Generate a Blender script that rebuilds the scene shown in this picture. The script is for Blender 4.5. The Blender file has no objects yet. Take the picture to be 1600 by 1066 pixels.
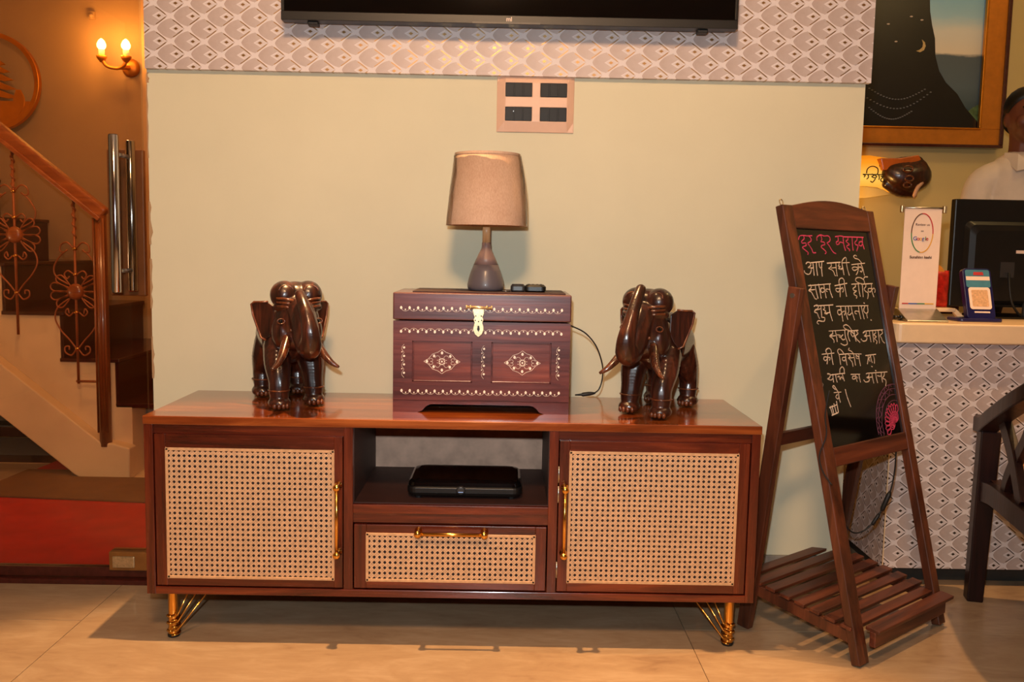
import bpy, bmesh, math, random
from mathutils import Vector, Matrix, Euler, noise
random.seed(7)
PI = math.pi
SC = bpy.context.scene
COL = SC.collection

# ---------------------------------------------------------------- camera
CAM_LOC = Vector((.1215, -2.5642, .9843)); FPX = 1413.3
PITCH, YAW, ROLL = .1005, .008, .019
def cam_basis():
    a, b = math.cos(YAW), math.sin(YAW); cp, sp = math.cos(PITCH), math.sin(PITCH)
    F = Vector((b*cp, a*cp, -sp)); r = Vector((a, -b, 0)); u = r.cross(F)
    return r*math.cos(ROLL)+u*math.sin(ROLL), -r*math.sin(ROLL)+u*math.cos(ROLL), F
CR, CU, CF = cam_basis()
cam = bpy.data.cameras.new('camera'); co = bpy.data.objects.new('camera', cam); COL.objects.link(co)
co.matrix_world = Matrix(((CR.x, CU.x, -CF.x, CAM_LOC.x), (CR.y, CU.y, -CF.y, CAM_LOC.y), (CR.z, CU.z, -CF.z, CAM_LOC.z), (0, 0, 0, 1)))
cam.sensor_width = 36; cam.lens = 36*FPX/1600; cam.clip_start = .02
SC.camera = co
def at(px, py, Y):
    """world point at depth Y that the photograph shows at (px, py)"""
    d = CF + CR*((px-800)/FPX) - CU*((py-533)/FPX)
    return CAM_LOC + d*((Y-CAM_LOC.y)/d.y)

# ---------------------------------------------------------------- light
w = bpy.data.worlds.new('world'); SC.world = w; w.use_nodes = True
w.node_tree.nodes['Background'].inputs[0].default_value = (1, .75, .5, 1)
w.node_tree.nodes['Background'].inputs[1].default_value = .15
def lamp(name, kind, loc, power, col, size=.1, aim=None, spot=None, blend=.5, sx=None):
    l = bpy.data.lights.new(name, kind); o = bpy.data.objects.new(name, l); COL.objects.link(o)
    o.location = loc; l.energy = power; l.color = col
    if kind == 'AREA':
        l.size = size
        if sx: l.shape = 'RECTANGLE'; l.size_y = sx
    else: l.shadow_soft_size = size
    if spot: l.spot_size = spot; l.spot_blend = blend
    if aim is not None: o.rotation_euler = (Vector(aim)-Vector(loc)).to_track_quat('-Z', 'Y').to_euler()
    return o
lamp('ceiling_spot', 'SPOT', (-.19, -.46, 2.62), 330, (1, .58, .25), .02, (-.19, -1.45, 0), 1.15, .25)
lamp('ceiling_spot', 'SPOT', (1.63, -.30, 2.62), 125, (1, .58, .25), .02, (1.55, -.75, 0), 1.1, .4)
lamp('wall_washer', 'SPOT', (0, -2.65, 2.70), 335, (1, .59, .30), .26, (0, 0, 1.25), 1.35, .9)
lamp('ceiling_panel', 'AREA', (.3, -3.2, 2.7), 5, (1, .70, .42), 1.2)
lamp('flash', 'AREA', (.07, -2.60, 1.13), 26, (.86, .96, 1.0), .035, (.05, 0, .8))
lamp('reception_fill', 'POINT', (2.15, .35, 2.5), 10, (1, .66, .26), .08)  # added fill that brightens the shirt behind the counter, no fixture of its own
SC.view_settings.view_transform = 'Standard'; SC.view_settings.look = 'None'
SC.view_settings.gamma = 1; SC.view_settings.use_curve_mapping = False
SC.view_settings.exposure = 0.0
SC.cycles.use_denoising = True
SC.cycles.max_bounces = 8; SC.cycles.caustics_reflective = False; SC.cycles.caustics_refractive = False
SC.cycles.sample_clamp_indirect = 4

# ---------------------------------------------------------------- materials
def srgb(r, g, b):
    f = lambda c: (c/255/12.92 if c/255 <= .04045 else ((c/255+.055)/1.055)**2.4)
    return (f(r), f(g), f(b), 1)
class NB:
    """small builder of node graphs"""
    def __init__(s, name):
        s.m = bpy.data.materials.new(name); s.m.use_nodes = True; s.t = s.m.node_tree
        s.b = s.t.nodes['Principled BSDF']; s.out = s.t.nodes['Material Output']
    def n(s, typ, **kw):
        nd = s.t.nodes.new(typ)
        for k, v in kw.items(): setattr(nd, k, v)
        return nd
    def lk(s, a, b): s.t.links.new(a, b)
    def put(s, sock, v):
        if isinstance(v, (int, float, tuple)): sock.default_value = v
        else: s.lk(v, sock)
    def f(s, op, *a, clamp=False):
        nd = s.n('ShaderNodeMath', operation=op, use_clamp=clamp)
        for i, v in enumerate(a): s.put(nd.inputs[i], v)
        return nd.outputs[0]
    def coord(s, scale=(1, 1, 1), rand=0, loc=(0, 0, 0)):
        tc = s.n('ShaderNodeTexCoord'); mp = s.n('ShaderNodeMapping'); s.lk(tc.outputs['Object'], mp.inputs[0])
        mp.inputs['Scale'].default_value = scale; mp.inputs['Location'].default_value = loc
        if rand:
            oi = s.n('ShaderNodeObjectInfo'); cb = s.n('ShaderNodeCombineXYZ')
            r = s.f('MULTIPLY', oi.outputs['Random'], rand)
            for i in range(3): s.lk(r, cb.inputs[i])
            s.lk(cb.outputs[0], mp.inputs['Location'])
        return mp.outputs[0]
    def noise(s, vec, scale=5, detail=4, rough=.6, dist=0):
        nd = s.n('ShaderNodeTexNoise'); s.lk(vec, nd.inputs['Vector'])
        nd.inputs['Scale'].default_value = scale; nd.inputs['Detail'].default_value = detail
        nd.inputs['Roughness'].default_value = rough; nd.inputs['Distortion'].default_value = dist
        return nd.outputs['Fac']
    def ramp(s, fac, stops):
        nd = s.n('ShaderNodeValToRGB'); s.lk(fac, nd.inputs[0]); e = nd.color_ramp.elements
        e[0].position, e[0].color = stops[0]; e[1].position, e[1].color = stops[-1]
        for p, c in stops[1:-1]:
            x = e.new(p); x.color = c
        return nd.outputs[0]
    def mix(s, fac, a, b):
        nd = s.n('ShaderNodeMix', data_type='RGBA'); s.put(nd.inputs['Factor'], fac)
        s.put(nd.inputs['A'], a); s.put(nd.inputs['B'], b); return nd.outputs['Result']
    def bump(s, h, strength=.2, dist=.002):
        nd = s.n('ShaderNodeBump'); s.lk(h, nd.inputs['Height']); nd.inputs['Strength'].default_value = strength
        nd.inputs['Distance'].default_value = dist; s.lk(nd.outputs[0], s.b.inputs['Normal'])
    def base(s, c): s.put(s.b.inputs['Base Color'], c)
    def set(s, rough=.5, metal=0, coat=0, spec=.5, coat_rough=.1):
        s.put(s.b.inputs['Roughness'], rough); s.put(s.b.inputs['Metallic'], metal)
        s.b.inputs['Coat Weight'].default_value = coat; s.b.inputs['Coat Roughness'].default_value = coat_rough
        s.b.inputs['Specular IOR Level'].default_value = spec
def plain(name, rgb, rough=.5, metal=0, coat=0, var=.12, scale=30, bump=0, emit=0, spec=.5):
    b = NB(name); c = srgb(*rgb) if max(rgb) > 1.01 else tuple(rgb)+(1,)
    v = b.noise(b.coord(), scale, 3)
    dk = tuple(x*(1-var) for x in c[:3])+(1,); lt = tuple(min(1, x*(1+var)) for x in c[:3])+(1,)
    b.base(b.ramp(v, [(.3, dk), (.7, lt)])); b.set(rough, metal, coat, spec)
    if bump: b.bump(v, bump)
    if emit: b.b.inputs['Emission Color'].default_value = c; b.b.inputs['Emission Strength'].default_value = emit
    return b.m
def wood(name, dark, mid, light, axis=0, rough=.35, coat=.4, fine=1.0, rand=6, spec=.5, coat_rough=.12):
    b = NB(name); sc = [14*fine]*3; sc[axis] = 1.3*fine
    v = b.coord(tuple(sc), rand)
    n1 = b.noise(v, 1.6, 6, .62, .8)
    sc2 = [120*fine]*3; sc2[axis] = 5*fine
    n2 = b.noise(b.coord(tuple(sc2), rand), 1, 3, .6)
    h = b.f('ADD', b.f('MULTIPLY', n1, .78), b.f('MULTIPLY', n2, .22))
    b.base(b.ramp(h, [(.34, srgb(*dark)), (.5, srgb(*mid)), (.66, srgb(*light))]))
    b.set(b.f('ADD', b.f('MULTIPLY', n2, .12), rough-.06), 0, coat, spec, coat_rough); b.bump(n2, .12, .001)
    return b.m
def wallpaper(name, pu, pv, axis='X', ou=0, ov=0, foilc=srgb(84, 70, 58), seam=None):
    b = NB(name); tc = b.n('ShaderNodeTexCoord'); sp = b.n('ShaderNodeSeparateXYZ'); b.lk(tc.outputs['Object'], sp.inputs[0])
    u = b.f('ADD', b.f('DIVIDE', sp.outputs[axis], pu), ou); v = b.f('ADD', b.f('DIVIDE', sp.outputs['Z'], pv), ov)
    if seam:
        up = b.f('GREATER_THAN', sp.outputs['Z'], seam); u = b.f('ADD', u, b.f('MULTIPLY', up, .31)); v = b.f('ADD', v, b.f('MULTIPLY', up, .17))
    def cell(o):
        du = b.f('SUBTRACT', b.f('FRACT', b.f('ADD', u, o+50)), .5); dv = b.f('SUBTRACT', b.f('FRACT', b.f('ADD', v, o+50)), .5)
        return du, dv, b.f('ADD', b.f('ABSOLUTE', du), b.f('ABSOLUTE', dv))
    d1, e1, s1 = cell(0); d2, e2, s2 = cell(.5)
    k = b.f('LESS_THAN', s1, s2)
    sel = lambda p, q: b.f('ADD', b.f('MULTIPLY', p, k), b.f('MULTIPLY', q, b.f('SUBTRACT', 1, k)))
    du, dv = sel(d1, d2), sel(e1, e2); au, av = b.f('ABSOLUTE', du), b.f('ABSOLUTE', dv)
    left = b.f('LESS_THAN', du, 0)
    p = b.f('ADD', 1.12, b.f('MULTIPLY', left, .38))
    r = b.f('POWER', b.f('ADD', b.f('POWER', au, p), b.f('POWER', av, p)), b.f('DIVIDE', 1, p))
    lt = lambda x, y: b.f('LESS_THAN', x, y)
    fill = lt(r, b.f('SUBTRACT', .415, b.f('MULTIPLY', left, .02)))
    dm = lambda c, a, h: b.f('ADD', b.f('DIVIDE', b.f('ABSOLUTE', b.f('SUBTRACT', du, c)), a), b.f('DIVIDE', av, h))
    petal = lt(dm(.17, .21, .17), 1); petal_in = lt(dm(.19, .165, .12), 1); eye = lt(dm(.16, .072, .062), 1)
    rim = b.f('MULTIPLY', b.f('MULTIPLY', b.f('GREATER_THAN', r, .37), fill), b.f('MULTIPLY', b.f('GREATER_THAN', du, .07), b.f('GREATER_THAN', av, .045)))
    foil = b.f('MAXIMUM', eye, rim)
    fill2 = b.f('MAXIMUM', b.f('SUBTRACT', fill, petal), b.f('MULTIPLY', petal_in, .45))
    g = b.f('MULTIPLY', fill2, b.f('ADD', .75, b.f('MULTIPLY', du, -.55)))
    nz = b.noise(b.coord(), 60, 3)
    g = b.f('MULTIPLY', g, b.f('ADD', .8, b.f('MULTIPLY', nz, .4)), clamp=True)
    c = b.mix(g, srgb(226, 214, 212), srgb(186, 166, 158))
    b.base(b.mix(foil, c, foilc))
    b.b.inputs['Roughness'].default_value = .42
    met = b.f('MAXIMUM', b.f('MULTIPLY', foil, .85), b.f('MULTIPLY', fill2, .12))
    b.set(b.f('SUBTRACT', .5, b.f('MULTIPLY', foil, .2)), met)
    b.bump(b.f('ADD', b.f('MULTIPLY', nz, .5), b.f('MULTIPLY', fill, .6)), .25, .0015)
    return b.m
M = {}
M['cab_h'] = wood('cabinet_wood', (52, 16, 8), (88, 30, 14), (124, 50, 22), 0, .26, .5)
M['cab_v'] = wood('cabinet_wood_upright', (50, 15, 8), (84, 28, 13), (118, 46, 20), 2, .26, .5)
M['cab_top'] = wood('cabinet_top_wood', (92, 38, 14), (128, 60, 24), (166, 90, 40), 0, .2, .7, coat_rough=.07)
M['cab_dark'] = plain('cabinet_inside', (58, 30, 22), .6, var=.2)
M['back_ply'] = plain('raw_ply', (206, 166, 142), .75, var=.25, scale=14, bump=.2)
M['easel'] = wood('easel_wood', (50, 24, 14), (84, 42, 24), (116, 62, 38), 2, .42, .15)
M['easel_h'] = wood('easel_wood_cross', (50, 22, 13), (86, 40, 24), (118, 60, 36), 0, .42, .15)
M['chair'] = wood('chair_wood', (20, 7, 5), (34, 13, 10), (52, 22, 16), 2, .42, .12, spec=.3)
M['chest'] = wood('chest_wood', (62, 30, 30), (92, 44, 42), (122, 62, 54), 0, .3, .5)
M['chest_panel'] = wood('chest_panel_wood', (78, 30, 24), (110, 46, 34), (140, 66, 46), 0, .32, .4)
M['eleph'] = wood('carved_wood', (27, 11, 7), (52, 22, 13), (88, 40, 23), 2, .32, .4, fine=2.2, coat_rough=.16)
M['eleph_lt'] = wood('carved_wood_rubbed', (62, 28, 14), (96, 48, 24), (134, 74, 38), 2, .3, .5, fine=2.2)
M['tusk'] = wood('tusk_wood', (40, 18, 11), (70, 34, 20), (112, 62, 36), 2, .25, .6, fine=2.5)
M['rail_wood'] = wood('handrail_wood', (120, 56, 22), (158, 84, 38), (190, 112, 58), 0, .35, .4)
M['post_wood'] = wood('post_wood', (104, 50, 20), (138, 72, 32), (168, 96, 46), 2, .3, .4)
def wall_mat(name, rgb, var=.035, bump=.12, rough=.62):
    b = NB(name); c = srgb(*rgb); n1 = b.noise(b.coord(), 1.7, 5, .6); n2 = b.noise(b.coord(), 90, 2)
    lo = tuple(x*(1-var) for x in c[:3])+(1,); hi = tuple(min(1, x*(1+var)) for x in c[:3])+(1,)
    b.base(b.ramp(n1, [(.35, lo), (.65, hi)])); b.set(rough, spec=.3); b.bump(n2, bump, .001); return b.m
M['wall'] = wall_mat('cream_paint', (218, 210, 180))
M['wall_rec'] = wall_mat('cream_paint_reception', (212, 188, 128))
M['wall_back'] = wall_mat('stairwell_paint', (176, 140, 102), .1, .3)
M['plaster'] = wall_mat('stair_plaster', (240, 208, 164), .13, .3)
M['ceiling'] = wall_mat('ceiling_paint', (228, 214, 190))
M['wall_far'] = wall_mat('brown_panel_paint', (150, 84, 50))
M['skirting'] = plain('grey_skirting', (142, 132, 120), .45, var=.1)
M['paper'] = wallpaper('ogee_wallpaper', .0915, .0672, 'X', .30, .18, srgb(190, 150, 100))  # foil paler and warmer than on the counter: reflected warm light put into its colour
M['paper_front'] = wallpaper('ogee_wallpaper_counter', .0835, .0655, 'X', .27, .0, seam=.600)
M['paper_side'] = wallpaper('ogee_wallpaper_side', .0835, .0655, 'Y', .1, .05)
def floor_mat():
    b = NB('beige_stone'); v = b.coord((1, 2.6, 1), 9); n1 = b.noise(v, 2.4, 7, .62, 1.2); n2 = b.noise(b.coord((1, 3.5, 1), 4), 7, 5, .65, 2.0)
    h = b.f('ADD', b.f('MULTIPLY', n1, .65), b.f('MULTIPLY', n2, .35))
    b.base(b.ramp(h, [(.30, srgb(142, 110, 84)), (.44, srgb(170, 139, 108)), (.52, srgb(177, 147, 115)), (.70, srgb(196, 168, 138))]))
    b.set(.30, 0, .25, .5, .12); return b.m
M['floor'] = floor_mat()
M['grout'] = plain('grout', (130, 96, 70), .8)
M['dark_stone'] = plain('dark_granite', (70, 26, 20), .25, var=.25, scale=60, coat=.3)
M['red_mat'] = plain('red_carpet', (188, 34, 14), .95, var=.16, scale=9, bump=.3)
M['brown_mat'] = plain('brown_mat', (122, 82, 44), .9, var=.15, scale=8, bump=.3)
M['brass'] = plain('polished_brass', (226, 168, 80), .2, 1, var=.04)
M['gold'] = plain('gold_finish', (226, 146, 50), .28, 1, var=.1)
M['gold_matte'] = plain('gold_matte', (212, 132, 44), .42, .55, var=.08)
M['old_brass'] = plain('old_brass', (208, 184, 142), .35, .8, var=.2, scale=200)
M['iron'] = plain('painted_iron', (164, 92, 50), .45, .3, var=.2)
M['steel'] = plain('polished_steel', (200, 196, 196), .12, 1, var=.03)
M['silver'] = plain('satin_silver', (190, 186, 180), .3, 1)
M['black_gloss'] = plain('black_gloss', (9, 8, 8), .05, 0, 0, var=.1)
M['black_plastic'] = plain('black_plastic', (16, 15, 15), .38, var=.15)
M['black_rubber'] = plain('black_rubber', (20, 18, 17), .55, var=.1)
M['charcoal'] = plain('charcoal_plastic', (52, 50, 50), .35, var=.1)
M['board'] = plain('board_glass', (10, 8, 7), .10, 0, .3, var=.1)
M['kick'] = plain('dark_kick', (48, 46, 42), .5)
M['counter_top'] = plain('cream_laminate', (236, 204, 164), .3, 0, .2, var=.03)
M['pink'] = plain('pink_chalk', (206, 62, 108), .9, var=.1)
M['white_ink'] = plain('white_chalk', (214, 194, 178), .9, var=.08)
M['faint_ink'] = plain('faint_chalk', (120, 104, 92), .9)
M['purple_ink'] = plain('purple_chalk', (116, 66, 96), .9)
M['inlay'] = plain('shell_inlay', (250, 232, 214), .35, var=.05)
M['plate'] = plain('champagne_plate', (226, 184, 156), .42, .05, var=.03)
M['mod'] = plain('switch_module', (13, 11, 11), .45, spec=.3)
M['mod_gap'] = plain('switch_socket', (8, 7, 7), .5)
M['lamp_grey'] = plain('grey_ceramic', (98, 88, 92), .42, 0, .15, var=.04)
M['lamp_pinkish'] = plain('lamp_band', (128, 104, 100), .42, 0, .15, var=.04)
M['lamp_neck'] = wood('pale_wood', (176, 128, 84), (200, 152, 104), (216, 172, 124), 2, .45, .1, fine=2)
def shade_mat():
    b = NB('linen_shade'); v = b.coord((1, 1, .35)); n1 = b.noise(v, 420, 2, .6); n2 = b.noise(b.coord(), 9, 4)
    b.base(b.ramp(b.f('ADD', b.f('MULTIPLY', n1, .5), b.f('MULTIPLY', n2, .5)), [(.35, srgb(196, 154, 126)), (.65, srgb(220, 184, 156))]))
    b.set(.8); b.bump(n1, .3, .001); return b.m
M['shade'] = shade_mat()
def clear_mat(name, gloss_tint=(1, 1, 1, 1), tint=(1, 1, 1, 1), ior=1.45, rough=.06, bump=0, scale=20):
    b = NB(name); t = b.t
    tr = b.n('ShaderNodeBsdfTransparent'); tr.inputs[0].default_value = tint
    gl = b.n('ShaderNodeBsdfGlossy'); gl.inputs[0].default_value = gloss_tint; gl.inputs['Roughness'].default_value = rough
    fr = b.n('ShaderNodeFresnel'); fr.inputs[0].default_value = ior; mx = b.n('ShaderNodeMixShader')
    if bump:
        bp = b.n('ShaderNodeBump'); b.lk(b.noise(b.coord((1, 1, .4)), scale, 4, .6, .5), bp.inputs['Height']); bp.inputs['Strength'].default_value = bump
        bp.inputs['Distance'].default_value = .01; b.lk(bp.outputs[0], gl.inputs['Normal']); b.lk(bp.outputs[0], fr.inputs['Normal'])
    b.lk(fr.outputs[0], mx.inputs[0]); b.lk(tr.outputs[0], mx.inputs[1]); b.lk(gl.outputs[0], mx.inputs[2]); b.lk(mx.outputs[0], b.out.inputs[0])
    return b.m
M['wrap'] = clear_mat('plastic_wrap', bump=.55, scale=22, rough=.10, ior=1.12)
M['glass'] = clear_mat('door_glass', tint=(.86, .84, .80, 1), rough=.02)
M['cane'] = plain('cane', (214, 170, 128), .5, 0, .1, var=.2, scale=160)
M['cane_edge'] = plain('cane_edge', (206, 160, 116), .5, var=.15, scale=80)
M['shirt'] = plain('white_shirt', (226, 208, 190), .85, var=.04, scale=20, bump=.2)
M['skin'] = plain('skin', (112, 62, 44), .5, var=.06)
M['hair'] = plain('hair', (10, 8, 8), .5)
M['trouser'] = plain('dark_trousers', (34, 32, 36), .8)
M['fruit_red'] = plain('red_foil', (190, 36, 24), .35, .2, var=.4, scale=60)
M['orange'] = plain('orange_paper', (240, 150, 40), .6)
M['paper_white'] = plain('printed_card', (240, 214, 196), .6, var=.03)
M['blue_dark'] = plain('navy_plastic', (26, 26, 76), .3)
M['teal'] = plain('teal_print', (70, 128, 148), .45)
M['g_blue'] = plain('blue_print', (60, 90, 170), .6); M['g_red'] = plain('red_print', (190, 50, 50), .6)
M['g_yel'] = plain('yellow_print', (226, 168, 50), .6); M['g_grn'] = plain('green_print', (60, 130, 70), .6)
M['print_dark'] = plain('dark_print', (96, 62, 40), .7)
M['cushion'] = plain('tan_cushion', (196, 140, 100), .8, var=.1, bump=.2)
M['blue_grey'] = plain('blue_grey_paint', (112, 118, 124), .6, var=.1)

# ---------------------------------------------------------------- mesh helpers
def box(bm, x0, x1, y0, y1, z0, z1, mat=None):
    vs = [bm.verts.new(p) for p in ((x0,y0,z0),(x1,y0,z0),(x1,y1,z0),(x0,y1,z0),(x0,y0,z1),(x1,y0,z1),(x1,y1,z1),(x0,y1,z1))]
    if mat is not None:
        for v in vs: v.co = mat @ v.co
    for f in ((3,2,1,0),(4,5,6,7),(0,1,5,4),(1,2,6,5),(2,3,7,6),(3,0,4,7)): bm.faces.new([vs[i] for i in f])
    return bm
def B(*a, **k): return box(bmesh.new(), *a, **k)
def frame_at(p0, p1, up=(0, 0, 1)):
    z = (Vector(p1)-Vector(p0)).normalized(); u = Vector(up)
    if abs(z.dot(u)) > .98: u = Vector((0, 1, 0))
    x = u.cross(z).normalized(); y = z.cross(x)
    return x, y, z
def bar(bm, p0, p1, w, d, up=(0, 1, 0), w1=None, d1=None):
    """square bar from p0 to p1, w across, d towards up"""
    x, y, z = frame_at(p0, p1, up); w1 = w1 or w; d1 = d1 or d; vs = []
    for p, a, b_ in ((Vector(p0), w/2, d/2), (Vector(p1), w1/2, d1/2)):
        for i, j in ((-1,-1),(1,-1),(1,1),(-1,1)): vs.append(bm.verts.new(p+x*a*i+y*b_*j))
    for f in ((3,2,1,0),(4,5,6,7),(0,1,5,4),(1,2,6,5),(2,3,7,6),(3,0,4,7)): bm.faces.new([vs[i] for i in f])
    return bm
def smooth_path(pts, k=5, closed=False):
    P = [Vector(p) for p in pts]; n = len(P); out = []
    if n < 3: return P
    rng = range(n if closed else n-1)
    for i in rng:
        g = lambda j: P[j % n] if closed else P[max(0, min(n-1, j))]
        a, b_, c, d = g(i-1), g(i), g(i+1), g(i+2)
        for t in range(k):
            t /= k
            out.append(.5*((2*b_)+(c-a)*t+(2*a-5*b_+4*c-d)*t*t+(3*b_-a-3*c+d)*t**3))
    if not closed: out.append(P[-1])
    return out
def tube(bm, pts, r, n=8, closed=False, flat=1.0, up=(0, 1, 0)):
    P = [Vector(p) for p in pts]; m = len(P); rings = []
    for i, p in enumerate(P):
        a = P[(i-1) % m] if (closed or i) else P[0]; b_ = P[(i+1) % m] if (closed or i < m-1) else P[-1]
        x, y, z = frame_at(a, b_, up); rr = r[i] if isinstance(r, (list, tuple)) else r
        rings.append([bm.verts.new(p+x*math.cos(2*PI*k/n)*rr+y*math.sin(2*PI*k/n)*rr*flat) for k in range(n)])
    for i in range(m if closed else m-1):
        A_, B_ = rings[i], rings[(i+1) % m]
        for k in range(n): bm.faces.new((A_[k], A_[(k+1) % n], B_[(k+1) % n], B_[k]))
    if not closed: bm.faces.new(rings[0][::-1]); bm.faces.new(rings[-1])
    return bm
def lathe(bm, prof, c=(0, 0, 0), n=32, axis='Z', cap=True):
    rings = []; c = Vector(c)
    for r, z in prof:
        ring = []
        for k in range(n):
            a = 2*PI*k/n; x, y = r*math.cos(a), r*math.sin(a)
            v = {'Z': (x, y, z), 'Y': (x, z, y), 'X': (z, x, y)}[axis]; ring.append(bm.verts.new(c+Vector(v)))
        rings.append(ring)
    for A_, B_ in zip(rings, rings[1:]):
        for k in range(n): bm.faces.new((A_[k], A_[(k+1) % n], B_[(k+1) % n], B_[k]))
    if cap:
        bm.faces.new(rings[0][::-1]); bm.faces.new(rings[-1])
    return bm
def prism(bm, pts, ext):
    e = Vector(ext); a = [bm.verts.new(Vector(p)) for p in pts]; b_ = [bm.verts.new(Vector(p)+e) for p in pts]; n = len(a)
    bm.faces.new(a); bm.faces.new(b_[::-1])
    for i in range(n): bm.faces.new((a[i], b_[i], b_[(i+1) % n], a[(i+1) % n]))
    return bm
def ball(bm, c, r, seg=2, rot=None):
    r = (r, r, r) if isinstance(r, (int, float)) else r
    m = Matrix.Translation(Vector(c)) @ (Euler(rot).to_matrix().to_4x4() if rot else Matrix()) @ Matrix.Diagonal((*r, 1))
    bmesh.ops.create_icosphere(bm, subdivisions=seg, radius=1, matrix=m); return bm
def chain(bm, pts, rad, k=6, seg=2, flat=None):
    P = smooth_path(pts, k); R = smooth_path([(r, 0, 0) for r in rad], k)
    for p, r in zip(P, R):
        ball(bm, p, (r.x, r.x, r.x) if not flat else (r.x*flat[0], r.x*flat[1], r.x*flat[2]), seg)
def obj(name, bm, mat, parent=None, local=False, loc=(0, 0, 0), bevel=0, smooth=False, seg=2, mesh=None):
    if mesh is None:
        bmesh.ops.recalc_face_normals(bm, faces=bm.faces[:])
        if parent is not None and not local: bmesh.ops.transform(bm, matrix=WM[parent.name].inverted(), verts=bm.verts[:])
        if parent is None: bmesh.ops.translate(bm, vec=-Vector(loc), verts=bm.verts[:])
        if smooth:
            for f in bm.faces: f.smooth = True
        mesh = bpy.data.meshes.new(name); bm.to_mesh(mesh); bm.free()
        for mm in (mat if isinstance(mat, list) else [mat]): mesh.materials.append(mm)
    o = bpy.data.objects.new(name, mesh); COL.objects.link(o)
    if parent is not None: o.parent = parent; WM[o.name] = WM[parent.name]
    else: o.location = loc; WM[o.name] = Matrix.Translation(Vector(loc))
    if bevel:
        md = o.modifiers.new('bevel', 'BEVEL'); md.width = bevel; md.segments = seg; md.limit_method = 'ANGLE'; md.angle_limit = .7
    return o
WM = {}
def tag(o, label=None, cat=None, group=None, kind=None):
    for k, v in (('label', label), ('category', cat), ('group', group), ('kind', kind)):
        if v: o[k] = v
    return o
def thing(name, label, cat, loc, rz=0, group=None):
    o = bpy.data.objects.new(name, None); COL.objects.link(o); o.location = loc; o.rotation_euler = (0, 0, rz); o.empty_display_size = .05
    WM[o.name] = Matrix.Translation(Vector(loc)) @ Matrix.Rotation(rz, 4, 'Z')
    return tag(o, label, cat, group)
def struct(name, bm, mat, parent=None, **k):
    o = obj(name, bm, mat, parent, **k)
    if parent is None: o['kind'] = 'structure'
    return o
def blob(name, bm, mat, parent, voxel=.0025, it=6, local=True, loc=(0, 0, 0)):
    """union of overlapping lumps as one continuous carved surface"""
    me = bpy.data.meshes.new('t'); bm.to_mesh(me); bm.free(); t = bpy.data.objects.new('t', me); COL.objects.link(t)
    r = t.modifiers.new('r', 'REMESH'); r.mode = 'VOXEL'; r.voxel_size = voxel; r.use_smooth_shade = True
    s = t.modifiers.new('s', 'SMOOTH'); s.factor = .5; s.iterations = it
    dg = bpy.context.evaluated_depsgraph_get(); res = bpy.data.meshes.new_from_object(t.evaluated_get(dg))
    bpy.data.objects.remove(t)
    b2 = bmesh.new(); b2.from_mesh(res); bpy.data.meshes.remove(res)
    return obj(name, b2, mat, parent, local, loc, smooth=True)
def text_mesh(s, size, mat4, mat, name, parent, thick=.0004, align='CENTER', shear=0, bold=0):
    cu = bpy.data.curves.new('t', 'FONT'); cu.body = s; cu.size = size; cu.extrude = thick; cu.align_x = align; cu.align_y = 'CENTER'; cu.shear = shear; cu.offset = bold
    t = bpy.data.objects.new('t', cu); COL.objects.link(t); dg = bpy.context.evaluated_depsgraph_get()
    me = bpy.data.meshes.new_from_object(t.evaluated_get(dg)); bpy.data.objects.remove(t)
    b2 = bmesh.new(); b2.from_mesh(me); bmesh.ops.transform(b2, matrix=mat4, verts=b2.verts[:])
    return obj(name, b2, mat, parent)
def basis(o, x, y):
    x = Vector(x).normalized(); y = Vector(y).normalized(); z = x.cross(y)
    return Matrix(((x.x, y.x, z.x, o[0]), (x.y, y.y, z.y, o[1]), (x.z, y.z, z.z, o[2]), (0, 0, 0, 1)))

# ================================================================ the setting
fl = struct('floor', B(-3.0, 3.3, -5.0, 2.1, -.05, -.004), M['grout'])
tile_i = 0
for k in range(-2, 3):
    xa = -.97+1.577*k; xb = xa+1.577; off = .115 if k % 2 == 0 else -.28
    for j in range(-3, 8):
        yb = off-.788*j; ya = yb-.788
        X0, X1, Y0, Y1 = max(xa, -3)+.001, min(xb, 3.3)-.001, max(ya, -5)+.001, min(yb, 2.05 if xa > .5 else -.03)-.001
        if X1-X0 < .03 or Y1-Y0 < .03: continue
        obj('floor_tile', B(X0, X1, Y0, Y1, -.004, 0), M['floor'], fl)
wf = struct('wall_front', B(-.88, 1.11, 0, .12, 0, 2.75), M['wall'])
bm = bmesh.new()
for z0, z1, w_ in ((1.22, 1.42, .006), (.98, 1.10, .012), (.80, .94, .007), (.60, .72, .009), (1.425, 1.452, .012)):
    n = 7; pts = [(-.882, z0+(z1-z0)*i/n) for i in range(n+1)]+[(-.882+w_*random.uniform(.3, 1), z1-(z1-z0)*i/n) for i in range(n+1)]
    prism(bm, [(x, -.002, z) for x, z in pts], (0, .004, 0))
obj('peeled_edge', bm, M['wall_back'], wf)
struct('trim_1', B(-.8775, 1.1175, -.02, 0, 1.46, 2.75), M['paper'])
struct('baseboard_front', B(-.88, 1.11, -.012, 0, 0, .112), M['skirting'], bevel=.002)
struct('wall_left_front', B(-3.0, -1.95, 0, .12, 0, 2.75), M['wall'])
struct('wall_over_door', B(-1.95, -.88, 0, .12, 2.2, 2.75), M['wall'])
struct('wall_back', B(-3.05, 3.35, 2.05, 2.15, 0, 2.75), M['wall_back'])
struct('wall_left', B(-3.1, -3.0, -5, 2.05, 0, 2.75), M['wall'])
struct('wall_right', B(3.3, 3.4, -5, 2.05, 0, 2.75), M['wall'])
struct('wall_rear', B(-3.1, 3.4, -5.1, -5, 0, 2.75), M['wall_far'])
struct('ceiling', B(-3.1, 3.4, -5.1, 2.15, 2.75, 2.85), M['ceiling'])
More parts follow.
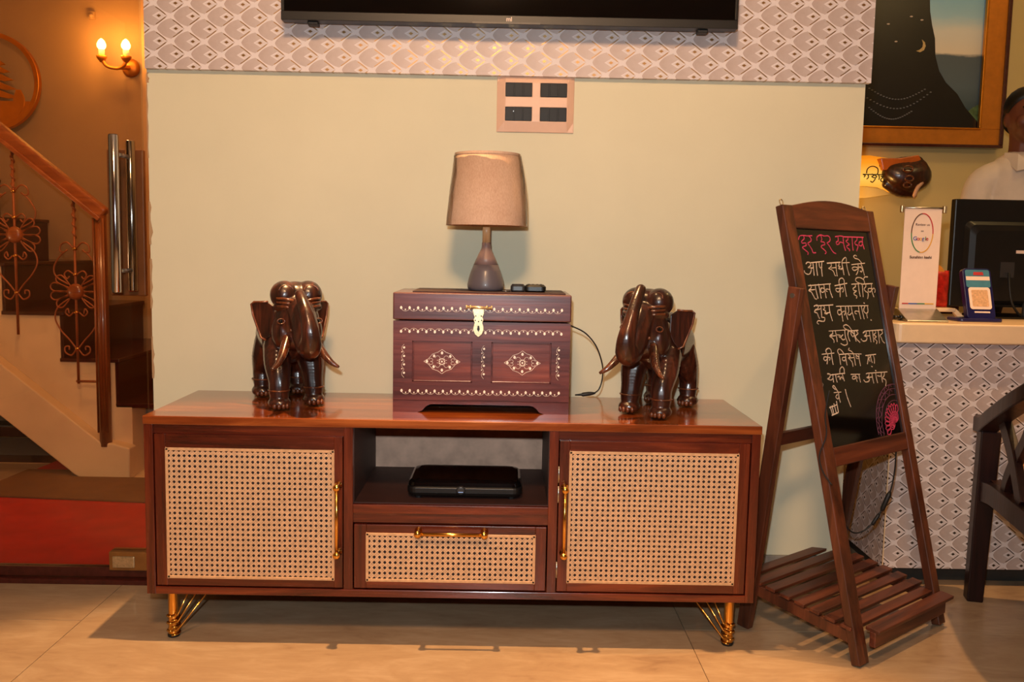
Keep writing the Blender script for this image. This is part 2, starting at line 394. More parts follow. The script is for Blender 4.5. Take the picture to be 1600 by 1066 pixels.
struct('wall_divider', B(-.55, -.45, .12, 2.05, 0, 2.75), M['wall_back'])
struct('wall_reception_side', B(.95, 1.05, .12, 1.5, 0, 2.75), M['wall_rec'])
struct('wall_reception', B(.95, 3.3, 1.5, 1.6, 0, 2.75), M['wall_rec'])
M['plate_wood'] = plain('plain_wood', (150, 92, 52), .5)
M['patch'] = plain('worn_brass', (150, 100, 48), .45, .5, var=.15)
d1 = struct('door_1', B(-1.74, -.895, -.006, .006, .045, 2.16), M['glass'])
obj('bottom_rail', B(-1.74, -.895, -.012, .012, .018, .045), M['dark_stone'], d1)
pl = obj('patch_fitting', B(-1.01, -.895, -.022, .022, .04, .095), M['patch'], d1, bevel=.002)
obj('lock_plate', B(-.998, -.935, -.028, -.02, .05, .083), M['old_brass'], d1, bevel=.0015)
for y, z0, z1, x in ((-.05, .845, 1.277, -.955), (.05, .845, 1.272, -.951)):
    h = obj('pull_handle', lathe(bmesh.new(), [(.0115, z0), (.0135, z0+.003), (.0135, z1-.003), (.0115, z1)], (x, y, 0), 24), M['steel'], d1, smooth=False)
    for p in h.data.polygons: p.use_smooth = len(p.vertices) == 4
for z in (.905, 1.225):
    obj('handle_post', tube(bmesh.new(), [(-.955, -.05, z), (-.951, .05, z)], .006, 14), M['silver'], d1, smooth=True)
struct('door_frame', box(B(-1.95, -1.75, .02, .1, 0, 2.2), -1.75, -.88, .02, .1, 2.17, 2.2), M['post_wood'])
struct('threshold', B(-1.95, -.88, -.03, .05, -.004, .014), M['dark_stone'], bevel=.003)
tag(obj('wooden_pull_plate', B(-1.03, -.925, .075, .095, .83, 1.25), M['plate_wood'], bevel=.004, loc=(-.98, .085, .85)), 'brown wooden push plate behind the steel door handles', 'plate')
# stairwell floor
sf = struct('floor_stairwell', B(-3, -.55, .05, 2.05, -.004, .001), M['plaster'])
for y0, y1, m in ((1.53, 1.9, 'blue_grey'), (1.40, 1.528, 'dark_stone'), (1.06, 1.37, 'floor'), (.90, 1.03, 'blue_grey')):
    obj('floor_band', B(-2.9, -1.45, y0, y1, .001, .004), M[m], sf)
def flat_mat(name, pts, h, mat, label, z0=.002):
    c = Vector((sum(p[0] for p in pts)/len(pts), sum(p[1] for p in pts)/len(pts), z0))
    bm = prism(bmesh.new(), [(x, y, z0) for x, y in pts], (0, 0, h)); return tag(obj(name, bm, mat, loc=c, bevel=.002), label, 'mat')
flat_mat('carpet', [(-2.6, .07), (-.6, .07), (-.6, .84), (-1.3, .84), (-1.95, .9), (-2.6, .9)], .006, M['red_mat'], 'red carpet on the floor just behind the glass door')
flat_mat('carpet', [(-1.89, 1.24), (-1.72, 1.24), (-1.72, 1.66), (-1.86, 1.66)], .004, M['red_mat'], 'small red carpet corner under the foot of the stairs')
flat_mat('carpet', [(-1.19, .86), (-.9, .86), (-.9, 1.02), (-1.22, 1.02)], .012, M['red_mat'], 'red carpet scrap at the right end of the brown mat')
flat_mat('door_mat', [(-1.92, .83), (-1.20, .77), (-1.23, 1.12), (-1.66, 1.12), (-1.72, 1.23), (-1.90, 1.23)], .008, M['brown_mat'], 'brown mat lying at the foot of the stairs', .0085)
# staircase
SX = [-1.44, -1.508, -1.732, -1.968, -2.2, -2.435, -2.67, -2.9]; SZ = [.312, .500, .693, .893, 1.09, 1.285, 1.48]
st = thing('staircase', 'plastered staircase with dark stone treads climbing to the left', 'staircase', (-1.7, 1.6, 0))
prof = [(-1.44, 0), (-1.44, .300)]
for i, z in enumerate(SZ[:-1]):
    prof += [(SX[i+1], z-.012), (SX[i+1], SZ[i+1]-.012)] if i == 0 else [(SX[i+1], SZ[i]-.012), (SX[i+1], SZ[i+1]-.012)]
prof = [(-1.44, 0), (-1.44, .300), (SX[1]+.001, .300)]
for i in range(1, len(SZ)): prof += [(SX[i], SZ[i]-.012), (SX[i+1], SZ[i]-.012)]
prof += [(-2.9, 1.02), (-1.66, .02), (-1.63, 0)]
obj('stair_body', prism(bmesh.new(), [(x, 1.2, z) for x, z in prof], (0, .83, 0)), M['plaster'], st)
for i in range(1, len(SZ)):
    z0 = SZ[i-1]; bm = B(SX[i]-.002, SX[i]+.012, 1.205, 2.035, z0-.002, SZ[i]-.014)
    obj('riser', bm, M['dark_stone'], st)
    obj('tread', B(SX[i+1], SX[i]+.022, 1.19, 2.035, SZ[i]-.016, SZ[i]), M['dark_stone'], st, bevel=.003)
obj('tread', B(SX[1], -1.26, 1.20, 2.035, .292, .312), M['dark_stone'], st, bevel=.003)
obj('landing_block', B(-1.438, -1.28, 1.34, 2.03, 0, .29), M['skirting'], st)
obj('stringer', prism(bmesh.new(), [(x, 1.13, z) for x, z in ((-1.43, 0), (-1.425, .135), (-1.50, .155), (-1.546, .158), (-1.958, .49), (-2.9, 1.25), (-2.9, 1.0), (-1.966, .272), (-1.656, .02), (-1.62, 0))], (0, .07, 0)), M['plaster'], st, bevel=.006)
obj('nosing_roll', tube(bmesh.new(), [(-1.486, 1.18, .485), (-1.486, 1.26, .485)], .014, 14), M['plaster'], st, smooth=True)
obj('newel_post', tube(bmesh.new(), [(-1.53, 1.15, .14), (-1.53, 1.15, 1.10)], .024, 20), M['post_wood'], st, smooth=True)
for dx in (-.02, 0, .02):
    obj('post_bead', tube(bmesh.new(), [(-1.53+dx, 1.128, .2), (-1.53+dx, 1.128, 1.08)], .0045, 8), M['post_wood'], st, smooth=True)
obj('handrail', bar(bmesh.new(), (-1.512, 1.15, 1.092), (-2.9, 1.15, 2.20), .058, .05), M['rail_wood'], st, bevel=.012, seg=3)
obj('handrail_bead', bar(bmesh.new(), (-1.52, 1.118, 1.075), (-2.9, 1.118, 2.178), .018, .012), M['rail_wood'], st, bevel=.004)
def arc(cx, cz, r, a0, a1, n=10, sx=1): return [(cx+sx*r*math.cos(math.radians(a0+(a1-a0)*i/n)), cz+r*math.sin(math.radians(a0+(a1-a0)*i/n))) for i in range(n+1)]
def baluster(cx, cz, top, bot):
    Yb = 1.15
    rod = obj('baluster_rod', tube(bmesh.new(), [(cx, Yb, bot), (cx, Yb, top)], .0055, 8), M['iron'], st, smooth=True)
    bm = bmesh.new()
    hx = smooth_path([(cx+.0065*math.cos(i*1.25), Yb+.0065*math.sin(i*1.25), top-.02-i*.0072) for i in range(22)], 2); tube(bm, hx, .004, 6)
    obj('twisted_rod', bm, M['iron'], st, smooth=True)
    obj('rosette', lathe(bmesh.new(), [(.001, -.02), (.02, -.017), (.032, -.010), (.034, 0), (.03, .01)], (cx, Yb, cz), 24, 'Y'), M['rail_wood'], st, smooth=True)
    for s in (-1, 1):
        for a in (-38, -12, 12, 38):
            ca, sa = math.cos(math.radians(a)), math.sin(math.radians(a)); L = .105 if abs(a) < 20 else .098
            loc = [(0.03, -.004), (.06, -.014), (L-.012, -.016), (L, 0), (L-.012, .016), (.06, .014), (.03, .004)]
            pts = [(cx+s*(u*ca-v*sa), Yb, cz+u*sa+v*ca) for u, v in loc]
            obj('petal_loop', tube(bmesh.new(), smooth_path(pts, 4), .0032, 6), M['iron'], st, smooth=True)
        low = [(.012, -.085), (.03, -.10), (.045, -.085), (.035, -.07), (.03, -.09)]
        heart = [(.03, -.03), (.075, -.065), (.088, -.11), (.065, -.16), (.03, -.20), (.004, -.235)]
        curl = [(.004, -.235), (.025, -.262), (.05, -.25), (.05, -.228), (.034, -.226), (.034, -.24)]
        topc = [(.03, .03), (.078, .06), (.086, .10), (.06, .145), (.03, .17)]
        tc2 = [(.006, .07), (.03, .085), (.045, .07), (.035, .052), (.024, .062)]
        crown = [(.004, .175), (.03, .20), (.055, .19), (.06, .165), (.045, .16)]
        for nm, q in (('scroll', low), ('heart_scroll', heart), ('scroll', curl), ('heart_scroll', topc), ('scroll', tc2), ('scroll', crown)):
            obj(nm, tube(bmesh.new(), smooth_path([(cx+s*x, Yb, cz+z) for x, z in q], 4), .0034, 6), M['iron'], st, smooth=True)
    for dz in (-.235, -.085, .07, .175):
        obj('collar', lathe(bmesh.new(), [(.006, -.006), (.010, -.003), (.010, .003), (.006, .006)], (cx, Yb, cz+dz), 12), M['brass'], st, smooth=True)
baluster(-1.637, .780, 1.17, .40); baluster(-1.878, 1.007, 1.36, .60); baluster(-2.12, 1.20, 1.56, .79)
obj('rod_bracket', tube(bmesh.new(), [(-1.645, 1.15, .41), (-1.53, 1.15, .41)], .005, 8), M['iron'], st, smooth=True)
# things under the stairs
t = thing('storage_crate', 'blue grey crate with a dark rim in the shadow under the stairs', 'crate', (-2.42, 1.96, .004))
obj('body', B(-2.62, -2.25, 1.92, 2.03, .004, .18), M['blue_grey'], t, bevel=.006); obj('rim', B(-2.63, -2.24, 1.915, 2.035, .06, .085), M['black_plastic'], t, bevel=.003)
obj('base', B(-2.625, -2.245, 1.91, 2.035, .004, .055), M['dark_stone'], t, bevel=.003)
# sconce
t = thing('wall_sconce', 'brass wall sconce with two glowing candle bulbs above the stairs', 'lamp', (-1.755, 2.045, 1.82))
obj('back_plate', lathe(bmesh.new(), [(.03, .0), (.045, -.008), (.03, -.02), (.012, -.025)], (-1.755, 2.05, 1.845), 20, 'Y'), M['gold_matte'], t, smooth=True)
obj('arm', tube(bmesh.new(), smooth_path([(-1.86, 1.955, 1.873), (-1.84, 1.955, 1.838), (-1.80, 1.97, 1.828), (-1.77, 1.965, 1.832), (-1.748, 1.955, 1.845), (-1.742, 1.955, 1.873)], 5), .008, 8), M['gold_matte'], t, smooth=True)
glow = plain('bulb_glow', (255, 190, 100), .3, emit=26)
obj('bracket', bar(bmesh.new(), (-1.755, 2.04, 1.845), (-1.78, 1.965, 1.832), .018, .018), M['gold_matte'], t, bevel=.004)
for x in (-1.86, -1.742):
    c = obj('candle_cup', lathe(bmesh.new(), [(.008, -.03), (.022, -.012), (.026, 0), (.02, .004)], (x, 1.955, 1.883), 18), M['gold_matte'], t, smooth=True)
    obj('candle_sleeve', lathe(bmesh.new(), [(.014, 0), (.014, .03)], (x, 1.955, 1.883), 16), plain('sleeve', (240, 190, 130), .5, emit=.6), t, smooth=True)
    bb = obj('bulb', lathe(bmesh.new(), [(.010, 0), (.02, .012), (.021, .026), (.014, .042), (.004, .052)], (x, 1.955, 1.913), 18), glow, t, smooth=True)
    lamp('bulb_light', 'POINT', (x, 1.90, 1.95), 3.2, (1, .44, .08), .03)
lamp('under_stair_fill', 'POINT', (-2.85, .55, .6), 4, (1, .62, .36), .1)  # added fill, lifts the dark floor under the stairs without a real fixture
lamp('stair_fill', 'POINT', (-1.35, .35, 2.0), 29, (1, .48, .19), .12)  # added fill in front of the stairs to brighten the plaster side
# round wall decor
t = thing('round_wall_decor', 'round gold metal wall ornament with layered leaves above the handrail', 'wall decor', (-2.405, 2.045, 1.53))
RC = (-2.405, 1.752)
bm = bmesh.new(); n = 72; rr = []
for i in range(n):
    a = 2*PI*i/n; c, s = math.cos(a), math.sin(a)
    rr.append([bm.verts.new((RC[0]+c*q, y, RC[1]+s*q)) for q, y in ((.236, 1.955), (.236, 1.985), (.214, 1.985), (.214, 1.955))])
for i in range(n):
    p, q = rr[i], rr[(i+1) % n]
    for k in range(4): bm.faces.new((p[k], p[(k+1) % 4], q[(k+1) % 4], q[k]))
obj('ring', bm, M['gold'], t, bevel=.002)
for i, (dz, wd) in enumerate(((.12, .05), (.085, .075), (.05, .095), (.012, .11), (-.03, .12), (-.07, .13))):
    pts = [(RC[0]-wd, dz), (RC[0]-wd*.5, dz+.022), (RC[0], dz+.045), (RC[0]+wd*.5, dz+.022), (RC[0]+wd, dz-.002), (RC[0]+wd*.6, dz-.008), (RC[0], dz+.004), (RC[0]-wd*.6, dz-.008)]
    obj('tier', prism(bmesh.new(), [(x, 1.962+i*.002, RC[1]+z) for x, z in pts], (0, .004, 0)), M['gold'], t, bevel=.001)
for dx in (-.13, .13): obj('leaf', prism(bmesh.new(), [(RC[0]+dx+x, 1.965, RC[1]-.085+z) for x, z in ((0, -.07), (.026, -.03), (.03, .01), (.012, .05), (-.012, .05), (-.028, .0))], (0, .005, 0)), M['gold'], t, bevel=.001)
low = [(RC[0]+.214*math.cos(math.radians(a)), RC[1]+.214*math.sin(math.radians(a))) for a in range(205, 336, 10)]
obj('base_segment', prism(bmesh.new(), [(x, 1.967, z) for x, z in low], (0, .005, 0)), M['gold'], t)
for a in (45, 135, 315): obj('standoff', tube(bmesh.new(), [(RC[0]+.225*math.cos(math.radians(a)), 1.98, RC[1]+.225*math.sin(math.radians(a))), (RC[0]+.225*math.cos(math.radians(a)), 2.05, RC[1]+.225*math.sin(math.radians(a)))], .004, 8), M['gold'], t)
# corner sensor on the stairwell wall
tag(obj('wall_hook', ball(B(-1.955, -1.925, 2.03, 2.05, 2.075, 2.11), (-1.94, 2.03, 2.09), (.012, .012, .014)), M['wall_back'], loc=(-1.94, 2.05, 2.09)), 'small round fixing on the stairwell wall above the sconce', 'fixing')

# ================================================================ switch plate and TV
t = thing('switch_plate', 'champagne switch plate with four black modules under the television', 'switch plate', (.194, 0, 1.31))
x0, x1, z0, z1 = .087, .302, 1.3095, 1.4735
WX = [(.112, .166), (.185, .239 + .013)]
WX = [(.1105, .1845), (.2075, .2815)]; WZ = [(1.3395, 1.3775), (1.4055, 1.4435)]
bm = bmesh.new(); xs = [x0, WX[0][0], WX[0][1], WX[1][0], WX[1][1], x1]; zs = [z0, WZ[0][0], WZ[0][1], WZ[1][0], WZ[1][1], z1]
G = {}
for i, x in enumerate(xs):
    for j, z in enumerate(zs):
        y = -.004 if i in (0, 5) or j in (0, 5) else -.013
        G[i, j] = bm.verts.new((x, y, z))
for i in range(5):
    for j in range(5):
        if i in (1, 3) and j in (1, 3): continue
        bm.faces.new((G[i, j], G[i+1, j], G[i+1, j+1], G[i, j+1]))
fp = obj('face_plate', bm, M['plate'], t); md = fp.modifiers.new('s', 'SOLIDIFY'); md.thickness = .004; md.offset = -1
md = fp.modifiers.new('b', 'BEVEL'); md.width = .004; md.segments = 3; md.limit_method = 'ANGLE'; md.angle_limit = .15
for j in (0, 1):
    for i in (0, 1):
        a, b_ = WX[i]; c, d = WZ[j]
        s = obj('module_socket', B(a, b_, -.009, 0, c, d), M['mod_gap'], t)
        nn_ = 3; wd = (b_-a)/nn_
        for k in range(nn_):
            obj('switch_module', B(a+k*wd+.001, a+(k+1)*wd-.001, -.0118+.0006*((k+i+j) % 2), -.009, c+.001, d-.001), M['mod'], s, bevel=.0008)
obj('indicator', ball(bmesh.new(), (.134, -.0125, 1.366), .0014, 1), plain('indicator', (240, 240, 240), .3, emit=1.5), t)
t = thing('television', 'large black flat television mounted on the patterned wall panel', 'television', (.12, -.02, 1.578))
obj('screen', B(-.478, .717, -.092, -.09, 1.602, 2.262), M['black_gloss'], t)
bm = bmesh.new(); box(bm, -.486, .725, -.095, -.062, 1.579, 1.602); box(bm, -.486, .725, -.095, -.062, 2.262, 2.272)
box(bm, -.486, -.478, -.095, -.062, 1.602, 2.262); box(bm, .717, .725, -.095, -.062, 1.602, 2.262)
obj('bezel', bm, M['black_plastic'], t, bevel=.0015)
obj('rear_housing', B(-.47, .71, -.064, -.035, 1.581, 2.25), M['black_plastic'], t, bevel=.01)
obj('wall_bracket', B(-.1, .34, -.036, -.02, 1.75, 2.1), M['black_plastic'], t)
for x in (-.405, .635): obj('stand_socket', B(x-.014, x+.014, -.085, -.055, 1.570, 1.580), M['black_rubber'], t, bevel=.003)
obj('lower_lip', B(.02, .20, -.0965, -.094, 1.5795, 1.584), M['charcoal'], t)
text_mesh('mi', .016, basis((.1175, -.0958, 1.5915), (1, 0, 0), (0, 0, 1)), M['white_ink'], 'logo', t, .0002, bold=.0006)

# ================================================================ media cabinet
ZT, ZB = .5685, .1228
cb = thing('media_cabinet', 'low reddish brown wooden media cabinet with woven cane doors and brass legs', 'cabinet', (0, -.2, 0))
obj('top_panel', B(-.752, .752, -.402, -.002, ZT-.021, ZT), M['cab_top'], cb, bevel=.002)
obj('side_panel', B(-.75, -.7285, -.4, -.004, ZB, ZT-.021), M['cab_v'], cb, bevel=.001)
obj('side_panel', B(.7285, .75, -.4, -.004, ZB, ZT-.021), M['cab_v'], cb, bevel=.001)
obj('bottom_panel', B(-.7285, .7285, -.4, -.004, ZB, ZB+.018), M['cab_h'], cb, bevel=.001)
obj('divider', B(-.266, -.2435, -.398, -.01, ZB+.018, ZT-.021), M['cab_v'], cb, bevel=.001)
obj('divider', B(.2355, .258, -.398, -.01, ZB+.018, ZT-.021), M['cab_v'], cb, bevel=.001)
obj('shelf_board', B(-.2435, .2355, -.397, -.01, .335, .356), M['cab_h'], cb, bevel=.001)
obj('shelf_lining', B(-.2425, .2345, -.380, -.012, .356, .3575), M['cab_dark'], cb)
obj('shelf_side_lining', B(-.2435, -.2425, -.385, -.012, .356, ZT-.022), M['cab_dark'], cb); obj('shelf_side_lining', B(.2345, .2355, -.385, -.012, .356, ZT-.022), M['cab_dark'], cb)
obj('back_board', B(-.7285, .7285, -.012, -.006, ZB+.018, ZT-.021), M['back_ply'], cb)
obj('upper_rail', B(-.7285, -.266, -.388, -.37, ZT-.045, ZT-.021), M['cab_h'], cb); obj('upper_rail', B(.258, .7285, -.388, -.37, ZT-.045, ZT-.021), M['cab_h'], cb)
obj('drawer_rail', B(-.2435, .2355, -.388, -.36, .309, .333), M['cab_h'], cb)
def cane(parent, x0, x1, z0, z1, y):
    """real caning: two uprights, two cross strands and both diagonals in every pitch"""
    p = .01255; nx = max(1, round((x1-x0-.010)/p)); nz = max(1, round((z1-z0-.010)/p)); px, pz = (x1-x0)/nx, (z1-z0)/nz
    bm = bmesh.new()
    def strip(a, b_, w_, yy, t_=.0007): bar(bm, (a[0], yy, a[1]), (b_[0], yy, b_[1]), w_, t_, (0, 1, 0))
    for i in range(nx+1):
        for d in (-.0015, .0015): strip((x0+i*px+d, z0), (x0+i*px+d, z1), .0023, y)
    for j in range(nz+1):
        for d in (-.0015, .0015): strip((x0, z0+j*pz+d), (x1, z0+j*pz+d), .0023, y-.0007)
    for sgn in (1, -1):
        for k in range(-nz-1, nx+nz+1):
            # line x = k*px + sgn*z'  in cell units
            h = k+.5; za, zb = 0.0, float(nz); xa = h; xb = h+sgn*nz
            if sgn == 1:
                if xa < 0: za, xa = -h, 0.0
                if xb > nx: zb, xb = nx-h, float(nx)
            else:
                if xa > nx: za, xa = h-nx, float(nx)
                if xb < 0: zb, xb = h, 0.0
            if zb-za < .4: continue
            strip((x0+xa*px, z0+za*pz), (x0+xb*px, z0+zb*pz), .0026, y-.0014 if sgn == 1 else y+.0007)
    o = obj('cane_webbing', bm, M['cane'], parent); o['kind'] = 'stuff'
    bm = bmesh.new(); e = .006
    for a, b_, c, d in ((x0, x1, z1-e, z1+.001), (x0, x1, z0-.001, z0+e), (x0-.001, x0+e, z0, z1), (x1-e, x1+.001, z0, z1)): box(bm, a, b_, y-.003, y+.001, c, d)
    obj('cane_border', bm, M['cane_edge'], parent, bevel=.0008)
def door(x0, x1, z0, z1, cx0, cx1, cz0, cz1, nm='door'):
    y0, y1 = -.397, -.377
    d = obj(nm, B(cx0-.002, cx1+.002, y1-.006, y1-.001, cz0-.002, cz1+.002), M['cab_dark'], cb)
    obj('stile', B(x0, cx0, y0, y1, z0, z1), M['cab_v'], d, bevel=.0012); obj('stile', B(cx1, x1, y0, y1, z0, z1), M['cab_v'], d, bevel=.0012)
    obj('cross_rail', B(cx0, cx1, y0+.0004, y1, cz1, z1), M['cab_h'], d, bevel=.0012); obj('cross_rail', B(cx0, cx1, y0+.0004, y1, z0, cz0), M['cab_h'], d, bevel=.0012)
    cane(d, cx0, cx1, cz0, cz1, y0+.0015)
    return d
def handle(parent, a, b_, off=-.424):
    ax, az = a; bx, bz = b_
    bm = bmesh.new(); ext = .006; dx, dz = (0, ext) if ax == bx else (ext, 0)
    tube(bm, [(ax-dx, off, az-dz), (bx+dx, off, bz+dz)], .0042, 14)
    h = obj('handle', bm, M['brass'], parent, smooth=True)
    for x, z in (a, b_):
        bm = bmesh.new(); lathe(bm, [(.0095, 0), (.0095, -.004), (.006, -.008), (.006, -.020), (.0088, -.023), (.0088, -.031), (.006, -.034), (.001, -.035)], (x, -.397, z), 20, 'Y')
        o = obj('handle_post', bm, M['brass'], parent, smooth=True)
d = door(-.726, -.2685, .144, .5235, -.699, -.2895, .1635, .4895)
handle(d, (-.2785, .236), (-.2785, .404))
d = door(.2605, .726, .144, .5235, .2855, .699, .167, .4975)
handle(d, (.2745, .243), (.2745, .408))
for z in (.39, .44, .20): obj('hinge', lathe(bmesh.new(), [(.0022, -.02), (.0022, .02)], (.2595, -.399, z), 10), M['silver'], d, smooth=True)
d = door(-.2405, .2325, .1445, .306, -.2105, .2055, .163, .2845, 'drawer')
handle(d, (-.082, .2925), (.080, .2925))
for sx in (-1, 1):
    for yy in (-.365, -.045):
        x = .699*sx
        lg = obj('leg', lathe(bmesh.new(), [(.0125, .006), (.0135, .010), (.0135, .022), (.0118, .026), (.0125, ZB-.004), (.017, ZB)], (x, yy, 0), 24), M['brass'], cb, smooth=True)
        obj('foot_pad', lathe(bmesh.new(), [(.013, 0), (.0145, .002), (.0145, .007), (.012, .008)], (x, yy, 0), 20), M['black_rubber'], lg, smooth=True)
        for zl, dx in ((.058, .042), (.040, .064), (.020, .092)):
            s = -sx; turns = [(x+.0155*math.cos(a), yy+.0155*math.sin(a), zl-.010+.006*(a/PI)) for a in [PI*q/6 for q in range(-3, 10)]]
            if s < 0: turns = [(2*x-p[0], p[1], p[2]) for p in turns]
            obj('brace_wire', tube(bmesh.new(), smooth_path([(x+s*dx, yy, ZB), (x+s*.015, yy-.012, zl+.002)], 2)+[Vector((x, yy-.0155, zl-.002))], .0023, 8), M['brass'], lg, smooth=True)
            obj('wire_wrap', tube(bmesh.new(), [Vector(p) for p in turns], .0023, 8), M['brass'], lg, smooth=True)
# recorder on the shelf
t = thing('set_top_box', 'flat black set-top box with rounded corners inside the open cabinet shelf', 'set-top box', (.027, -.26, .3575))
def rrect(x0, x1, y0, y1, r, n=5):
    out = []
    for cx, cy, a in ((x1-r, y1-r, 0), (x0+r, y1-r, 90), (x0+r, y0+r, 180), (x1-r, y0+r, 270)):
        out += [(cx+r*math.cos(math.radians(a+90*i/n)), cy+r*math.sin(math.radians(a+90*i/n))) for i in range(n+1)]
    return out
def loft(bm, secs):
    rings = [[bm.verts.new(p) for p in s] for s in secs]; n = len(rings[0])
    for A_, B_ in zip(rings, rings[1:]):
        for k in range(n): bm.faces.new((A_[k], A_[(k+1) % n], B_[(k+1) % n], B_[k]))
    bm.faces.new(rings[0][::-1]); bm.faces.new(rings[-1]); return bm
sec = lambda i, z, r: [(x, y, z) for x, y in rrect(-.118+i, .172-i, -.345+i, -.165-i*.5, r)]
obj('casing', loft(bmesh.new(), [sec(.014, .362, .02), sec(.004, .366, .02), sec(0, .374, .022), sec(0, .386, .022), sec(.004, .3905, .022)]), M['black_plastic'], t, bevel=.001)
obj('lid', loft(bmesh.new(), [sec(.002, .3905, .022), sec(.004, .399, .022), sec(.010, .4035, .022), sec(.02, .405, .02)]), M['black_gloss'], t)
for x in (-.09, .145):
    for y in (-.325, -.19): obj('foot', lathe(bmesh.new(), [(.008, .3575), (.009, .366)], (x, y, 0), 12), M['black_rubber'], t)
obj('emblem', lathe(bmesh.new(), [(.010, .001), (.012, -.001), (.007, -.0018), (.001, -.002)], (.018, -.3455, .381), 18, 'Y'), M['charcoal'], t, smooth=True)
obj('status_light', B(.012, .024, -.3485, -.3465, .377, .3782), plain('cool_led', (150, 180, 230), .3, emit=.5), t)

# ================================================================ jewellery chest
ch = thing('wooden_chest', 'purplish brown wooden chest with shell inlay rows and a brass hasp', 'chest', (.063, -.17, ZT))
X0, X1, Y0, Y1 = -.1605, .287, -.290, -.062; z0, zl, z2 = ZT, .8035, .873
pA, pB = (-.112, .040), (.088, .240); pz0, pz1 = .6465, .751
bm = bmesh.new()
zb = .599
for a, b_, c, d in ((X0, pA[0], zb, zl-.002), (pA[1], pB[0], zb, zl-.002), (pB[1], X1, zb, zl-.002), (pA[0], pA[1], zb, pz0), (pA[0], pA[1], pz1, zl-.002), (pB[0], pB[1], zb, pz0), (pB[0], pB[1], pz1, zl-.002)):
    box(bm, a, b_, Y0, Y0+.012, c, d)
bmesh.ops.remove_doubles(bm, verts=bm.verts[:], dist=1e-5)
obj('front_panel', bm, M['chest'], ch)
obj('side_panel', B(X0, X0+.012, Y0+.012, Y1, z0, zl-.002), M['chest'], ch, bevel=.001)
obj('side_panel', B(X1-.012, X1, Y0+.012, Y1, z0, zl-.002), M['chest'], ch, bevel=.001)
obj('back_panel', B(X0+.012, X1-.012, Y1-.012, Y1, z0+.01, zl-.002), M['chest'], ch)
obj('floor_board', B(X0+.012, X1-.012, Y0+.012, Y1-.012, z0+.022, z0+.03), M['chest'], ch)
for s in (0, 1):
    q = lambda x: x if not s else X0+X1-x
    pts = [(X0, z0), (X0+.062, z0), (X0+.074, z0+.004), (X0+.082, z0+.013), (X0+.090, z0+.019), (X0+.098, z0+.0215), ((X0+X1)/2, z0+.0215), ((X0+X1)/2, zb+.001), (X0, zb+.001)]
    obj('bracket_foot', prism(bmesh.new(), [(q(x), Y0, z) for x, z in pts], (0, .012, 0)), M['chest'], ch)
for a, b_ in (pA, pB):
    p = obj('inset_panel', B(a-.002, b_+.002, Y0+.005, Y0+.012, pz0-.002, pz1+.002), M['chest_panel'], ch)
    bm = bmesh.new(); e = .004
    for c, d, e0, e1 in ((a, b_, pz1-e, pz1), (a, b_, pz0, pz0+e), (a, a+e, pz0, pz1), (b_-e, b_, pz0, pz1)): box(bm, c, d, Y0+.002, Y0+.006, e0, e1)
    obj('panel_moulding', bm, M['chest'], p, bevel=.001)
obj('lid', B(X0-.001, X1+.001, Y0-.001, Y1+.001, zl+.001, z2), M['chest'], ch, bevel=.003)
obj('lid_top_panel', B(X0+.045, X1-.012, Y0+.03, Y1-.02, z2, z2+.003), M['cab_dark'], ch, bevel=.001)
def disc(bm, x, z, rx, rz, y, n=8, t_=.0012):
    c = [(x+rx*math.cos(2*PI*k/n), y, z+rz*math.sin(2*PI*k/n)*(1.15 if math.sin(2*PI*k/n) > .9 else 1)) for k in range(n)]
    prism(bm, c, (0, t_, 0))
def ribbon(bm, pts, w_, y, t_=.0006):
    pts = [Vector((p[0], y, p[1])) for p in pts]
    for a, b_ in zip(pts, pts[1:]):
        if (b_-a).length > 1e-5: bar(bm, a, b_, w_, t_, (0, 1, 0))
def inlay_row(xa, xb, z, n, up, parent, yf):
    bm = bmesh.new(); p = (xb-xa)/(n-1)
    for i in range(n):
        x = xa+i*p; disc(bm, x, z, .0030, .0038, yf)
        if i < n-1:
            disc(bm, x+p/2, z+up*.0045, .0016, .0018, yf)
            ribbon(bm, [(x+p/2-p*.46*math.cos(PI*k/6), z+up*(.001+.0075*math.sin(PI*k/6))) for k in range(7)], .0005, yf)
    o = obj('inlay_row', bm, M['inlay'], parent); o['kind'] = 'stuff'
yf = Y0-.0010
inlay_row(X0+.020, X1-.023, .8345, 20, -1, ch, yf-.001)
inlay_row(X0+.020, X1-.023, .7745, 20, 1, ch, yf)
inlay_row(X0+.022, X1-.026, .6235, 20, -1, ch, yf)
for x in (X0+.026, .0675, X1-.030):
    bm = bmesh.new()
    for i in range(4):
        disc(bm, x+.002, .7335-i*.0215, .0028, .0026, yf)
        if i < 3: disc(bm, x-.0035, .7225-i*.0215, .0015, .0015, yf)
        ribbon(bm, [(x+.002-.006*math.sin(PI*k/6), .742-i*.0215-.0205*k/6) for k in range(7)], .0005, yf)
    o = obj('inlay_column', bm, M['inlay'], ch); o['kind'] = 'stuff'
